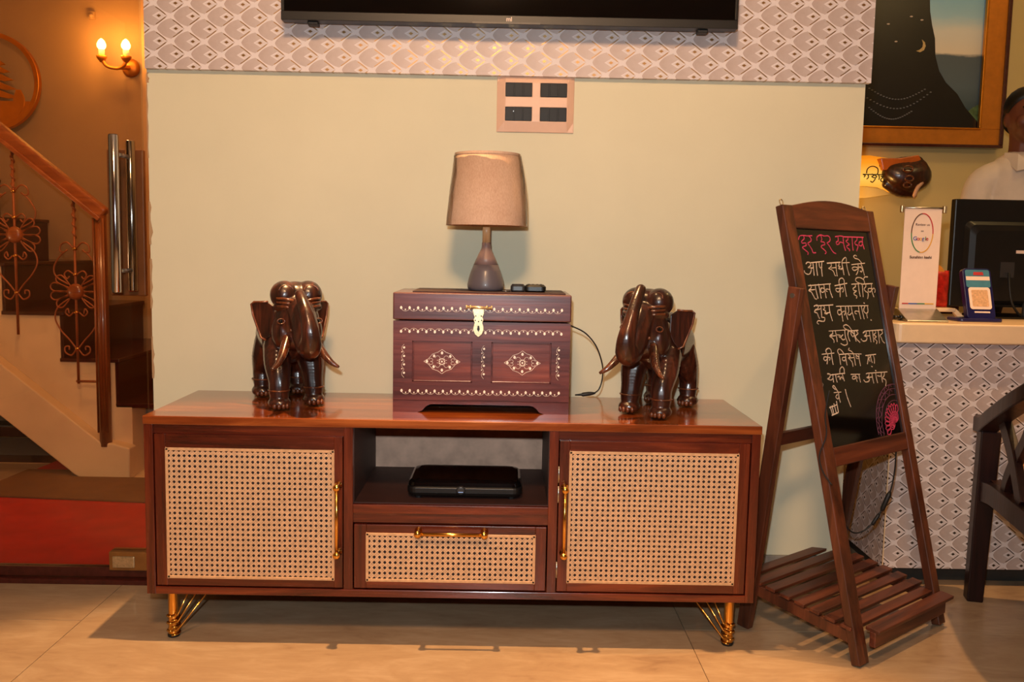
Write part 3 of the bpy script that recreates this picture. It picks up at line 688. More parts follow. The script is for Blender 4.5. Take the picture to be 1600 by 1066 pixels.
for a, b_ in (pA, pB):
    cx, cz = (a+b_)/2+(-.001 if a < 0 else .003), (pz0+pz1)/2; y = Y0+.0042; bm = bmesh.new()
    for dx, dz in ((0, .022), (0, -.022), (-.038, 0), (.038, 0), (-.020, .014), (.021, .0135), (-.021, -.0135), (.020, -.014)): disc(bm, cx+dx, cz+dz, .0032, .0038, y)
    for k in range(10):
        an = 2*PI*k/10; disc(bm, cx+.0065*math.cos(an), cz+.0075*math.sin(an), .0016, .0018, y, 6)
    disc(bm, cx, cz, .0022, .0024, y)
    out = [(-.046, 0), (-.034, .007), (-.024, .019), (-.010, .024), (0, .031), (.010, .024), (.024, .019), (.034, .007), (.046, 0), (.034, -.007), (.024, -.019), (.010, -.024), (0, -.031), (-.010, -.024), (-.024, -.019), (-.034, -.007), (-.046, 0)]
    ribbon(bm, [(cx+x, cz+z) for x, z in out], .0007, y)
    for s1 in (-1, 1):
        for s2 in (-1, 1):
            ribbon(bm, [(cx+s1*(.011+.006*math.cos(q)), cz+s2*(.009+.006*math.sin(q))) for q in [PI*k/5 for k in range(9)]], .0006, y)
            ribbon(bm, [(cx+s1*(.028+.005*math.cos(q)), cz+s2*(.004+.004*math.sin(q))) for q in [PI*k/5 for k in range(9)]], .0006, y)
    o = obj('inlay_medallion', bm, M['inlay'], ch); o['kind'] = 'stuff'
# clasp
bm = bmesh.new(); tube(bm, [(.024, Y0-.006, .8395), (.087, Y0-.006, .837)], .0036, 10); 
for x in (.024, .034, .075, .087): tube(bm, [(x-.002, Y0-.006, .8385), (x+.002, Y0-.006, .8385)], .0055, 12)
clasp = obj('clasp', bm, M['old_brass'], ch, smooth=True)
hs = [(-.014, .835), (.014, .835), (.0135, .822), (.010, .815), (.013, .808), (.010, .800), (.013, .790), (.0135, .782), (.009, .771), (0, .7635)]
hp = hs+[(-x, z) for x, z in hs[:0:-1]][1:] if False else hs+[(-x, z) for x, z in reversed(hs[1:-1])]
obj('hasp', prism(bmesh.new(), [(.0545+x, Y0-.0065, z) for x, z in hp[0:1]+hp[1:]], (0, .003, 0)), M['old_brass'], clasp, bevel=.0008)
obj('keyhole', prism(bmesh.new(), [(.0545+x, Y0-.0075, z) for x, z in ((0, .777), (.0035, .783), (.002, .793), (-.002, .793), (-.0035, .783))], (0, .0015, 0)), M['black_rubber'], clasp)
bm = bmesh.new()
for dx, dz in ((-.007, .817), (.007, .817), (0, .803), (-.008, .806), (.008, .806)): disc(bm, .0545+dx, dz, .0017, .0019, Y0-.0072, 8, .001)
obj('rivets', bm, M['black_rubber'], clasp)

# power cable beside the chest
pts = [at(894, 510, -.255), at(915, 521, -.24), at(932, 542, -.22), at(941, 570, -.20), at(941, 592, -.20), at(936, 608, -.205), at(928, 615, -.21)]
pts = [pts[0]+Vector((-.006, 0, .0))]+pts
pts[-1].z = max(pts[-1].z, ZT+.008)
t = thing('power_cable', 'thin black cable looping out of the wooden chest down to the cabinet top', 'cable', (.33, -.22, ZT))
obj('cord', tube(bmesh.new(), smooth_path(pts, 7), .0018, 8), M['black_rubber'], t, smooth=True)
e = pts[-1]
obj('plug', tube(bmesh.new(), [e+Vector((.004, 0, .001)), e+Vector((-.004, 0, 0)), e+Vector((-.012, 0, -.001)), e+Vector((-.030, -.004, -.003)), e+Vector((-.034, -.004, -.003)), e+Vector((-.05, -.006, -.004))], [.002, .0042, .0055, .0055, .003, .002], 10), M['black_rubber'], t, smooth=True)

# table lamp
LX, LY, LZ = .068, -.165, .876
t = thing('table_lamp', 'table lamp with grey teardrop base and beige drum shade in plastic', 'lamp', (LX, LY, LZ))
obj('lamp_base', lathe(bmesh.new(), [(.040, 0), (.0455, .002), (.0480, .008), (.0482, .016), (.0455, .030), (.0395, .050), (.0325, .068)], (LX, LY, LZ), 48), M['lamp_grey'], t, smooth=True)
obj('upper_base', lathe(bmesh.new(), [(.0325, .068), (.0245, .086), (.0175, .101), (.0130, .110), (.0118, .116), (.0118, .126)], (LX, LY, LZ), 48), M['lamp_pinkish'], t, smooth=True)
obj('lamp_neck', lathe(bmesh.new(), [(.0104, .126), (.0104, .186)], (LX, LY, LZ), 32), M['lamp_neck'], t, smooth=True)
obj('socket', lathe(bmesh.new(), [(.016, .183), (.019, .188), (.019, .215), (.014, .222)], (LX, LY, LZ), 24), M['black_plastic'], t, smooth=True)
zs0, zs1, rb, rt = .172, .352, .104, .0845
sh = obj('lamp_shade', lathe(bmesh.new(), [(rb, zs0), (rt, zs1), (rt-.0025, zs1), (rb-.0025, zs0), (rb, zs0)], (LX, LY, LZ), 64, cap=False), M['shade'], t, smooth=True)
for r, z in ((rb, zs0), (rt, zs1)): obj('shade_rim', lathe(bmesh.new(), [(r-.003, z-.002), (r+.0012, z-.002), (r+.0012, z+.004), (r-.003, z+.004), (r-.003, z-.002)], (LX, LY, LZ), 64, cap=False), M['shade'], sh)
bm = bmesh.new()
for k in range(3): tube(bm, [(LX, LY, LZ+.215), (LX+math.cos(k*2.094)*rb*.98, LY+math.sin(k*2.094)*rb*.98, LZ+zs0+.004)], .0015, 6)
obj('shade_spider', bm, M['silver'], sh)
bm = bmesh.new(); rings = []; n = 96
for j in range(15):
    f = j/14; z = zs0-.003+(zs1-zs0+.006)*f; ring = []
    for k in range(n):
        a = 2*PI*k/n; q = noise.noise(Vector((math.cos(a)*2.2, math.sin(a)*2.2, f*1.6)))*.5+noise.noise(Vector((math.cos(a)*6, math.sin(a)*6, f*3+a)))*.3
        bulge = .0055*max(0, math.cos(a-.1))*math.sin(PI*f)
        r = rb+(rt-rb)*f+.0022+.0028*(q+.45)+bulge; ring.append(bm.verts.new((LX+r*math.cos(a), LY+r*math.sin(a), LZ+z)))
    rings.append(ring)
for A_, B_ in zip(rings, rings[1:]):
    for k in range(n): bm.faces.new((A_[k], A_[(k+1) % n], B_[(k+1) % n], B_[k]))
obj('plastic_cover', bm, M['wrap'], sh, smooth=True)

# small black things on the lid
t = thing('key_fob', 'charcoal key fob lying on the chest lid beside the lamp', 'key fob', (.150, -.20, LZ))
obj('fob_case', loft(bmesh.new(), [[(x, y, z) for x, y in rrect(.134+i, .172-i, -.222+i, -.188-i, .008)] for i, z in ((.003, .8763), (0, .880), (0, .890), (.004, .896))]), M['charcoal'], t, smooth=False)
obj('ring', tube(bmesh.new(), [(.122+.010*math.cos(2*PI*k/20), -.21+.010*math.sin(2*PI*k/20), .8775) for k in range(20)], .0013, 6, True), M['silver'], t, smooth=True)
t = thing('remote_control', 'short black remote control lying at the right of the key fob', 'remote', (.195, -.20, LZ))
obj('remote_body', loft(bmesh.new(), [[(x, y, z) for x, y in rrect(.170+i, .226-i, -.228+i, -.180-i, .012)] for i, z in ((.004, .8763), (0, .880), (.0, .890), (.006, .8955))]), M['black_plastic'], t)
for k in range(4): obj('button', lathe(bmesh.new(), [(.0035, .8950), (.003, .8968)], (.182+k*.0105, -.204, 0), 10), M['charcoal'], t)

# ================================================================ carved elephants
def elephant(loc, rz, mir, label):
    t = thing('elephant_statue', label, 'statue', loc, rz, 'carved elephants on the cabinet')
    X = lambda p: (p[0]*mir, p[1], p[2]); tz = .030 if mir < 0 else 0
    bm = bmesh.new()
    bl = lambda c, r, rot=None: ball(bm, X(c), r, 3, None if rot is None else (rot[0], rot[1]*mir, rot[2]*mir))
    bl((0, .015, .168), (.066, .115, .066)); bl((0, .03, .200), (.055, .085, .050)); bl((0, .075, .165), (.060, .062, .068)); bl((0, -.055, .185), (.060, .06, .068))
    # head
    bl((0, -.118, .225), (.057, .05, .062)); bl((-.030, -.112, .292), (.036, .038, .036)); bl((.030, -.112, .292), (.036, .038, .036)); bl((0, -.122, .262), (.052, .040, .040)); bl((0, -.106, .286), (.056, .040, .040))
    bl((0, -.125, .185), (.050, .042, .036)); bl((-.036, -.118, .20), (.028, .035, .045)); bl((.036, -.118, .20), (.028, .035, .045))
    # trunk: down, out and up again against the brow
    chain(bm, [X(p) for p in ((.002, -.148, .255), (.006, -.172, .225), (.009, -.190, .188), (.010, -.212, .168), (.008, -.236, .178), (.005, -.246, .208), (.001, -.238, .240), (-.003, -.226, .262 + tz*.3), (-.006, -.208, .282 + tz*.7), (-.007, -.188, .296 + tz))], [.036, .035, .034, .031, .027, .0225, .019, .0165, .0145, .0135], 5, 2)
    # legs
    for fx, fy, tx, ty, k in ((-.046, -.118, -.036, -.060, 1.05), (.050, -.082, .038, -.055, 1.05), (-.050, .100, -.038, .070, 1.0), (.050, .112, .038, .080, 1.0)):
        chain(bm, [X(p) for p in ((tx, ty, .155), (tx*1.1+fx*.1, (ty+fy)/2, .115), (fx*.97, fy+.004, .075), (fx, fy, .045), (fx, fy-.002, .021))], [.038*k, .033*k, .0265*k, .0245*k, .0200*k], 5, 2)
        ball(bm, X((fx, fy-.003, .018)), (.0295, .032, .0178), 2)
    # raised brow cloth and cheeks
    chain(bm, [X(p) for p in ((-.052, -.128, .262), (-.028, -.150, .268), (0, -.158, .272), (.028, -.150, .268), (.052, -.128, .262))], [.010]*5, 5)
    blob('body', bm, M['eleph'], t, .0026, 3)
    for s in (-1, 1):
        # ear
        pts = [(0, .030), (-.018, .042), (-.040, .040), (-.056, .040), (-.064, .034), (-.060, .005), (-.050, -.025), (-.040, -.055), (-.026, -.062), (-.012, -.045), (0, -.02)]
        bm = bmesh.new(); prof = []
        fr = [(s*.048+s*-x*.80, -.080+(-x)*.45+abs(x)*.2+(z*.10), .232+z*.95) for x, z in pts]
        prism(bm, [X(p) for p in fr], (0, .011, 0)); o = obj('ear', bm, M['eleph'], t, True, bevel=.004, seg=3)
        bm = bmesh.new(); tube(bm, [Vector(X((p[0], p[1]-.001, p[2]))) for p in fr[1:9]], .0028, 6); obj('ear_rim', bm, M['eleph_lt'], o, True, smooth=True)
        tp = smooth_path([(s*.030, -.150, .186), (s*.041, -.172, .166), (s*.052, -.192, .146), (s*.066, -.208, .128), (s*.083, -.218, .116)], 4)
        n = len(tp); obj('tusk', tube(bmesh.new(), [X(p) for p in tp], [.0125-.0095*(i/(n-1))**2 for i in range(n)], 12), M['tusk'], t, True, smooth=True)
        obj('eye', ball(bmesh.new(), X((s*.047, -.152, .228)), (.004, .0035, .005), 2), M['black_gloss'], t, True, smooth=True)
        bm = bmesh.new(); tube(bm, [Vector(X((s*.047+.009*math.cos(q), -.154, .228+.0065*math.sin(q)))) for q in [2*PI*k/14 for k in range(14)]], .0014, 5, True)
        obj('eyelid', bm, M['eleph_lt'], t, True, smooth=True)
        for k in range(3):
            zz = .283-k*.0095; obj('brow_ridge', tube(bmesh.new(), [X(p) for p in smooth_path([(s*.016, -.158+k*.001, zz-.004), (s*.034, -.156, zz), (s*.054, -.137, zz+.001)], 4)], .0034, 8), M['eleph_lt'], t, True, smooth=True)
        bm = bmesh.new()
        for k in range(5): ball(bm, X((s*(.017+k*.0015), -.155-k*.002, .250-k*.011)), (.0065, .003, .005), 1)
        obj('cheek_beads', bm, M['eleph_lt'], t, True, smooth=True)
        bm = bmesh.new(); ball(bm, X((s*.031, -.138, .305)), (.014, .006, .010), 2)
        tube(bm, [Vector(X((s*.031+.018*math.cos(q), -.142+.004*math.sin(q)**2, .303+.014*math.sin(q)))) for q in [PI*k/10 for k in range(11)]], .0018, 6)
        obj('forehead_carving', bm, M['eleph_lt'], t, True, smooth=True)
    for k, (y, z, r) in enumerate(((-.262, .186, .022), (-.2665, .200, .021), (-.2655, .214, .020), (-.2585, .236, .018))):
        pass
    for fx, fy in ((-.046, -.118), (.050, -.082), (-.050, .100), (.050, .112)):
        obj('anklet', tube(bmesh.new(), [X((fx+.0262*math.cos(q), fy+.0262*math.sin(q), .050)) for q in [2*PI*k/24 for k in range(24)]], .0022, 6, True), M['eleph_lt'], t, True, smooth=True)
        bm = bmesh.new()
        for a in (-125, -103, -81, -59): ball(bm, X((fx+.0285*math.cos(math.radians(a)), fy-.003+.031*math.sin(math.radians(a)), .0125)), (.006, .004, .0085), 1)
        obj('toenails', bm, M['eleph_lt'], t, True, smooth=True)
    # saddle cloth and tail
    bm = bmesh.new(); rings = []
    for j in range(9):
        y = -.02+j*.0125; ring = []
        for k in range(21):
            a = PI*(-.12+1.24*k/20); rx, rz_ = .0695, .070+.016*math.sin(PI*j/8)
            ring.append(bm.verts.new(X((rx*math.cos(a), y, .176+rz_*math.sin(a)))))
        rings.append(ring)
    for A_, B_ in zip(rings, rings[1:]):
        for k in range(20): bm.faces.new((A_[k], A_[k+1], B_[k+1], B_[k]))
    sc_ = obj('saddle_cloth', bm, M['eleph_net'], t, True, smooth=True); md = sc_.modifiers.new('s', 'SOLIDIFY'); md.thickness = .004
    obj('tail', tube(bmesh.new(), [X(p) for p in smooth_path([(0, .130, .19), (.004, .146, .165), (.006, .148, .12), (.004, .143, .085)], 4)], [.007]*4+[.0045]*5+[.006]*4, 8), M['eleph'], t, True, smooth=True)
    return t
def net_mat():
    b = NB('carved_net'); vo = b.n('ShaderNodeTexVoronoi', feature='DISTANCE_TO_EDGE'); b.lk(b.coord(), vo.inputs['Vector']); vo.inputs['Scale'].default_value = 110
    h = b.f('MINIMUM', b.f('MULTIPLY', vo.outputs['Distance'], 5), 1)
    b.base(b.ramp(h, [(0, srgb(96, 50, 26)), (.6, srgb(36, 16, 10))])); b.set(.28, 0, .5); b.bump(h, -.6, .002); return b.m
M['eleph_net'] = net_mat()
elephant((-.458, -.160, ZT), math.radians(25), 1, 'carved dark wood elephant left of the chest, trunk curled to its brow')
elephant((.532, -.195, ZT), math.radians(-28), -1, 'carved dark wood elephant right of the chest, trunk tip raised above its head')

# ================================================================ chalkboard easel
ER = math.atan2(.62898, .77742)
ez = thing('chalkboard_easel', 'brown wooden easel sign with a handwritten black board and slatted shelf', 'easel', (.987, -.495, 0), ER)
def BP(a, s, d=0): return Vector((a, s*.2425-.970*d, s*.970+.2425*d))
EN = (0, -.970, .2425)
def slab(bm, a0, a1, s0, s1, d0, d1):
    vs = [bm.verts.new(BP(a, s, d)) for d in (d0, d1) for a, s in ((a0, s0), (a1, s0), (a1, s1), (a0, s1))]
    for f in ((3,2,1,0),(4,5,6,7),(0,1,5,4),(1,2,6,5),(2,3,7,6),(3,0,4,7)): bm.faces.new([vs[i] for i in f])
    return bm
eo = lambda nm, bm, m, par=None, **k: obj(nm, bm, m, par or ez, True, **k)
eo('stile', slab(bmesh.new(), 0, .043, .006, 1.146, -.024, 0), M['easel'], bevel=.003)
eo('stile', slab(bmesh.new(), .403, .436, .006, 1.146, -.024, 0), M['easel'], bevel=.003)
top = [(.043, 1.086)]+[(.043+.360*i/14, 1.146+.019*math.sin(PI*i/14)) for i in range(15)]+[(.403, 1.086)]
bm = bmesh.new(); a_ = [bm.verts.new(BP(x, s, -.001)) for x, s in top]; b_ = [bm.verts.new(BP(x, s, -.022)) for x, s in top]
bm.faces.new(a_); bm.faces.new(b_[::-1])
for i in range(len(a_)): bm.faces.new((a_[i], b_[i], b_[(i+1) % len(a_)], a_[(i+1) % len(a_)]))
eo('arched_top_rail', bm, M['easel_h'], bevel=.002)
eo('bottom_rail', slab(bmesh.new(), .043, .403, .480, .527, -.022, -.001), M['easel_h'], bevel=.002)
bd = eo('writing_board', slab(bmesh.new(), .040, .406, .524, 1.089, -.016, -.008), M['board'])
for a in (.012, .408):
    eo('hanging_eye', tube(bmesh.new(), [BP(a+.007*math.cos(2*PI*k/14), 1.154+.008*math.sin(2*PI*k/14), -.012) for k in range(14)], .0016, 6, True), M['old_brass'], smooth=True)
INK = {'pink': (M['pink'], .0036), 'white': (M['white_ink'], .0031), 'faint': (M['faint_ink'], .0022), 'purple': (M['purple_ink'], .0020)}
def ink(strokes, kind, name='chalk_writing'):
    m, w_ = INK[kind]; bm = bmesh.new()
    for st_ in strokes:
        P = smooth_path([BP(x/10000, s/10000, -.0078) for x, s in st_], 3)
        for i, (p, q) in enumerate(zip(P, P[1:])):
            if (q-p).length < 1e-5: continue
            e = (q-p).normalized()*w_*.35; k = .8+.35*noise.noise(p*90)
            bar(bm, p-e, q+e, w_*k, .0005, EN)
    o = obj(name, bm, m, bd, True); return o
INK_LINES = [('pink',[[(545,10583),(626,10672),(803,10690),(952,10681)],[(799,10677),(799,10602),(673,10536),(680,10486),(832,10489),(835,10427),(719,10399),(665,10361),(777,10300),(876,10239),(846,10196)],[(930,10680),(1175,10692)],[(1018,10682),(1110,10621),(1088,10545),(941,10491),(988,10429),(1068,10330),(1109,10242),(1219,10244)],[(1376,10577),(1412,10667),(1585,10723),(1737,10701),(1852,10704)],[(1600,10697),(1619,10608),(1554,10542),(1686,10532),(1713,10469),(1568,10440),(1530,10388),(1647,10326),(1719,10263),(1662,10224)],[(1783,10702),(1944,10706),(2017,10643),(1970,10564),(1839,10510),(1912,10447),(1992,10332),(2084,10255),(2171,10236)],[(2288,10694),(2532,10721),(2716,10699)],[(2409,10705),(2396,10587),(2289,10545),(2294,10485),(2391,10495),(2479,10549),(2638,10526)],[(2668,10698),(2635,10486),(2672,10329)],[(2740,10700),(3701,10710)],[(2905,10691),(2884,10624),(2775,10582),(2855,10530),(2915,10492),(2782,10450),(2789,10397),(2894,10346),(2861,10319)],[(3116,10696),(3080,10522),(3062,10340)],[(3374,10702),(3338,10621),(3231,10565),(3234,10498),(3350,10473),(3295,10379),(3243,10324)],[(3650,10709),(3608,10532),(3645,10384)],[(3585,10586),(3455,10570),(3414,10488),(3521,10463),(3588,10518)]]),('white',[[(696,9950),(772,9988),(877,9976),(902,9913),(775,9850),(880,9838),(884,9776),(793,9688),(681,9676),(585,9713),(565,9763)],[(775,9850),(990,9838)],[(921,9976),(1532,10018)],[(1017,9977),(999,9826),(978,9650)],[(1180,9990),(1140,9826),(1132,9650)],[(1300,9991),(1288,9877),(1344,9839),(1392,9852)],[(1438,10005),(1371,9827),(1346,9624)],[(1675,9968),(2308,9998)],[(1839,9982),(1862,9905),(1777,9853),(1701,9827),(1807,9802),(1907,9751),(1944,9648),(1986,9635)],[(1842,9841),(2077,9854)],[(2093,9983),(2061,9802),(2053,9627)],[(2214,9997),(2245,9945),(2182,9893),(2272,9881),(2185,9828),(2318,9803)],[(2252,9816),(2373,9829)],[(2384,9985),(2389,9803),(2392,9660)],[(2375,9985),(2474,10077),(2610,10131),(2641,10079),(2617,10000),(2611,9829),(2649,9646)],[(2373,9980),(2758,9993)],[(2861,9935),(3539,9979)],[(3187,9964),(3160,9804),(3048,9685),(3001,9658)],[(3128,9857),(2961,9870),(2851,9830),(2932,9777),(3087,9804),(3256,9871),(3362,9818),(3312,9738),(3242,9751)],[(3335,9964),(3391,9831),(3416,9644)],[(3369,9991),(3250,10084),(3086,10109),(3030,10162),(3114,10197),(3181,10177)]]),('white',[[(638,9379),(1668,9419)],[(731,9402),(752,9328),(623,9255),(720,9216),(781,9129),(842,9041),(905,9032)],[(670,9267),(890,9276)],[(948,9400),(948,9251),(976,9051)],[(1105,9411),(1123,9248),(1121,9048)],[(1349,9409),(1345,9245),(1355,9056)],[(1337,9296),(1208,9310),(1163,9235),(1241,9196),(1345,9245)],[(1623,9419),(1591,9242),(1649,9058)],[(1577,9267),(1445,9282),(1389,9245),(1449,9218)],[(1858,9366),(2460,9425)],[(2124,9402),(2064,9210),(2021,9069)],[(2065,9287),(1903,9289),(1884,9225),(1991,9198),(2080,9261),(2212,9311),(2235,9233),(2186,9195)],[(2077,9403),(2113,9518),(2246,9569),(2347,9517),(2330,9387),(2329,9232),(2337,9076)],[(2690,9397),(3157,9411)],[(2859,9395),(2862,9330),(2725,9279),(2757,9226),(2873,9211),(2736,9161),(2743,9108),(2851,9067),(2810,9016)],[(3033,9407),(3008,9223),(3021,9064)],[(3229,9405),(3194,9220),(3163,9049)],[(3229,9405),(3041,9433),(2916,9500),(2986,9566),(3162,9578),(3338,9511),(3353,9404)],[(3342,9524),(3413,9591),(3565,9595)],[(3402,9404),(3386,9324),(3281,9259),(3334,9192),(3445,9150),(3406,9031),(3368,8992)],[(3176,9393),(3755,9406)],[(3699,9388),(3667,9214),(3711,9039)],[(3659,9267),(3509,9269),(3483,9190),(3578,9175),(3671,9227),(3790,9279),(3848,9225),(3801,9158)]]),('white',[[(740,8845),(859,8879),(935,8840),(873,8779),(780,8757),(718,8697),(819,8669),(858,8581),(887,8531)],[(852,8854),(1612,8861)],[(1048,8849),(1026,8701),(1003,8552)],[(776,8745),(957,8765),(1030,8788)],[(1003,8552),(1131,8535),(1083,8450),(952,8454),(826,8471),(746,8425),(800,8386)],[(1180,8846),(1206,8783),(1128,8748),(1227,8707),(1164,8647),(1271,8631)],[(1164,8647),(1394,8665)],[(1428,8853),(1416,8664),(1463,8449)],[(1759,8819),(3330,8799)],[(1965,8814),(1960,8648),(1958,8419)],[(1956,8712),(1819,8716),(1773,8641),(1849,8588),(1983,8648),(2110,8682),(2141,8630),(2079,8581)],[(2196,8809),(2168,8642),(2205,8461)],[(2337,8805),(2316,8664),(2249,8601),(2335,8573),(2473,8633)],[(2478,8802),(2482,8633),(2530,8438)],[(2836,8793),(2830,8623),(2849,8453)],[(2815,8650),(2651,8667),(2611,8616),(2674,8589)],[(2981,8789),(3000,8618),(3018,8447)],[(3148,8772),(3065,8669),(3162,8587),(3277,8636),(3295,8768)],[(3191,8599),(3190,8520),(3197,8467)],[(3142,8877),(3169,8869)],[(3350,8401),(3377,8393)]]),('white',[[(1225,8187),(2155,8181)],[(1370,8181),(1379,8115),(1214,8057),(1316,8003),(1383,7934),(1368,7885)],[(1272,8054),(1480,8054)],[(1516,8175),(1530,8026),(1522,7901)],[(1575,8073),(1718,8050),(1703,8001),(1648,8020)],[(1842,8061),(1732,8000),(1801,7930),(1896,7942)],[(1968,8172),(1947,8006),(1989,7888)],[(1989,7888),(1976,7805),(1817,7787),(1682,7837)],[(2150,8165),(2078,8034),(2122,7881)],[(2150,8165),(1984,8222),(1944,8290),(2075,8319),(2212,8263),(2303,8158)],[(2114,8149),(2612,8145)],[(2267,8143),(2241,8060),(2312,7989),(2394,8053),(2262,8126)],[(2421,8136),(2404,7985),(2428,7866)],[(2539,8114),(2585,8062),(2440,8000),(2475,7914),(2604,7823)],[(2841,8067),(2985,8112),(2989,8027),(2877,7980),(2993,7941),(2934,7858),(2771,7849),(2693,7904)],[(2877,7980),(3167,7977)],[(3176,8104),(3158,7950),(3165,7812)],[(2985,8112),(3874,8110)],[(3343,8115),(3319,7943),(3307,7805)],[(3473,8109),(3483,8039),(3369,7992),(3482,7935),(3367,7889),(3475,7814),(3432,7747)],[(3637,8102),(3612,7929),(3588,7756)],[(3802,8095),(3845,8023),(3690,7960),(3733,7889),(3770,7800),(3852,7743)]]),('white',[[(732,7612),(1285,7612)],[(992,7613),(959,7501),(887,7361)],[(963,7517),(826,7542),(779,7480),(854,7443),(992,7515),(1073,7494),(1030,7448)],[(964,7614),(931,7697),(1062,7748),(1165,7700),(1159,7587),(1149,7457),(1156,7327)],[(1508,7566),(1509,7435),(1505,7304)],[(1508,7566),(1463,7651),(1550,7702),(1656,7656),(1746,7559)],[(1506,7560),(1959,7556)],[(1806,7555),(1793,7417),(1795,7268)],[(1778,7468),(1660,7475),(1622,7411),(1723,7388),(1786,7434)],[(1948,7524),(2028,7486),(1923,7442),(1997,7388),(2067,7317),(2067,7217)],[(1953,7440),(2200,7442)],[(2198,7532),(2202,7392),(2198,7242)],[(1959,7556),(2566,7511)],[(2201,7542),(2100,7615),(1989,7654),(2033,7695)],[(2318,7519),(2298,7419),(2403,7396)],[(2338,7484),(2426,7428)],[(2455,7517),(2429,7377),(2438,7209)],[(2772,7458),(3292,7461)],[(2898,7450),(2865,7350),(2796,7236)],[(3019,7426),(2902,7365),(2943,7294)],[(3025,7443),(3018,7324),(3047,7254)],[(3158,7452),(3183,7331),(3150,7230)],[(2981,7152),(3009,7140)]]),('white',[[(839,7107),(948,7083),(895,7006),(801,6981),(933,6939),(1028,6964)],[(943,7067),(1623,7066)],[(1062,7074),(1050,6978),(1044,6882)],[(1195,7071),(1187,6968),(1204,6869)],[(1272,6994),(1352,7004),(1351,6923),(1446,6981),(1490,6929)],[(1500,7059),(1524,6942),(1545,6875)],[(1395,7066),(1430,7178),(1555,7235),(1623,7165),(1594,7052)],[(1910,7013),(2335,6988)],[(2120,6997),(2125,6914),(2142,6813)],[(2105,6948),(1984,6957),(1946,6894),(2054,6886),(2160,6928),(2210,6891)],[(2284,6985),(2290,6885),(2301,6784)],[(2647,6976),(2777,6983),(2750,6901),(2646,6875),(2760,6832),(2707,6769),(2547,6765),(2482,6820)],[(2677,6872),(2933,6870)],[(2935,6972),(2928,6853),(2944,6706)],[(2746,6985),(3719,6950)],[(3125,6958),(3118,6839),(3138,6701)],[(3135,7029),(3165,7020)],[(3199,6884),(3322,6858),(3392,6870)],[(3420,6954),(3393,6836),(3400,6698)],[(3582,6942),(3534,6860),(3434,6798),(3553,6755),(3582,6684),(3528,6585)]]),('white',[[(979,6614),(1299,6602)],[(1060,6687),(965,6759),(1032,6786),(1117,6682),(1182,6606)],[(1182,6606),(1174,6484),(1192,6353)],[(1107,6554),(1031,6497),(1102,6442),(1174,6484)],[(1522,6649),(1551,6451),(1640,6198)],[(706,6287),(756,6075)],[(794,6294),(817,6085)],[(893,6333),(935,6089)],[(1026,6385),(1029,6112)],[(668,6259),(1030,6304)],[(724,6063),(996,6099)]]),('faint',[[(448,10792),(515,10732),(433,10667),(469,10569),(405,10493),(461,10395),(369,10294),(397,10171)],[(444,7310),(508,7242),(425,7152),(536,7049),(452,6960),(563,6856),(459,6737),(516,6606)]])]

for kd, ss in INK_LINES: ink(ss, kd, 'chalk_writing' if kd != 'faint' else 'chalk_scroll')
# half mandala in the lower right corner
MC = (3800, 5520)
def ring_pts(r, a0, a1, n, wob=0, fr=9):
    out = []
    for i in range(n+1):
        a = math.radians(a0+(a1-a0)*i/n); rr = r+wob*math.sin(a*fr*2)
        x, s = MC[0]+rr*math.cos(a)*.98, MC[1]+rr*math.sin(a)
        if x < 4000 and s > 5275: out.append((x, s))
    return out
ink([ring_pts(r, 75, 198, 28) for r in (1080, 960, 800, 640)]+[ring_pts(1020, 90, 196, 60, 50, 12), ring_pts(880, 90, 196, 60, 60, 10)], 'purple', 'mandala_rings')
pet = []
for a in range(60, 200, 15):
    for r0, r1 in ((60, 330), (300, 560)):
        c, s = math.cos(math.radians(a+(7 if r0 > 100 else 0))), math.sin(math.radians(a+(7 if r0 > 100 else 0)))
        loop = [(r0, 0), ((r0+r1)/2, 70), (r1, 0), ((r0+r1)/2, -70), (r0, 0)]
        q = [(MC[0]-80+u*c-v*s, MC[1]+u*s+v*c) for u, v in loop]
        if all(x < 4000 and y > 5280 for x, y in q): pet.append(q)
INK['pink2'] = (M['pink'], .0032); ink(pet, 'pink2', 'mandala_petals')
# rear frame
def eb(nm, p0, p1, w_, d_, m='easel', up=(0, 1, 0), **k): return eo(nm, bar(bmesh.new(), p0, p1, w_, d_, up), M[m], bevel=.002, **k)
for x, r in ((-.012, 0), (.449, 1)): eb('rear_leg', (x, .2185, .905), (x, .325+.03*r, .0), .022, .036)
for x in (-.024, .461): eo('pivot_bolt', lathe(bmesh.new(), [(.006, -.002), (.006, .002)], (x, .222, .885), 12, 'X'), M['silver'])
eb('rear_rail', (-.002, .2625, .515), (.438, .2625, .515), .032, .018, 'easel_h', (0, 1, 0))
eb('front_apron', (.043, -.002, .0635), (.403, -.002, .0635), .038, .016, 'easel_h')
for x in (.010, .428): eb('shelf_side_rail', (x, .028, .066), (x, .345, .108), .016, .030, 'easel', (0, 0, 1))
for k in range(9):
    f = k/8; y = .0+.345*f; z = .0855+.045*f; w_ = .036 if k in (0,) else .029
    c = Vector((0, y, z)); u = Vector((0, .992, .128))
    bm = bmesh.new(); bar(bm, (-.004 if k else .044, y, z), (.436 if k else .43, y, z), w_, .009, (0, -.128, .992))
    eo('shelf_slat', bm, M['easel_h'], bevel=.0015)
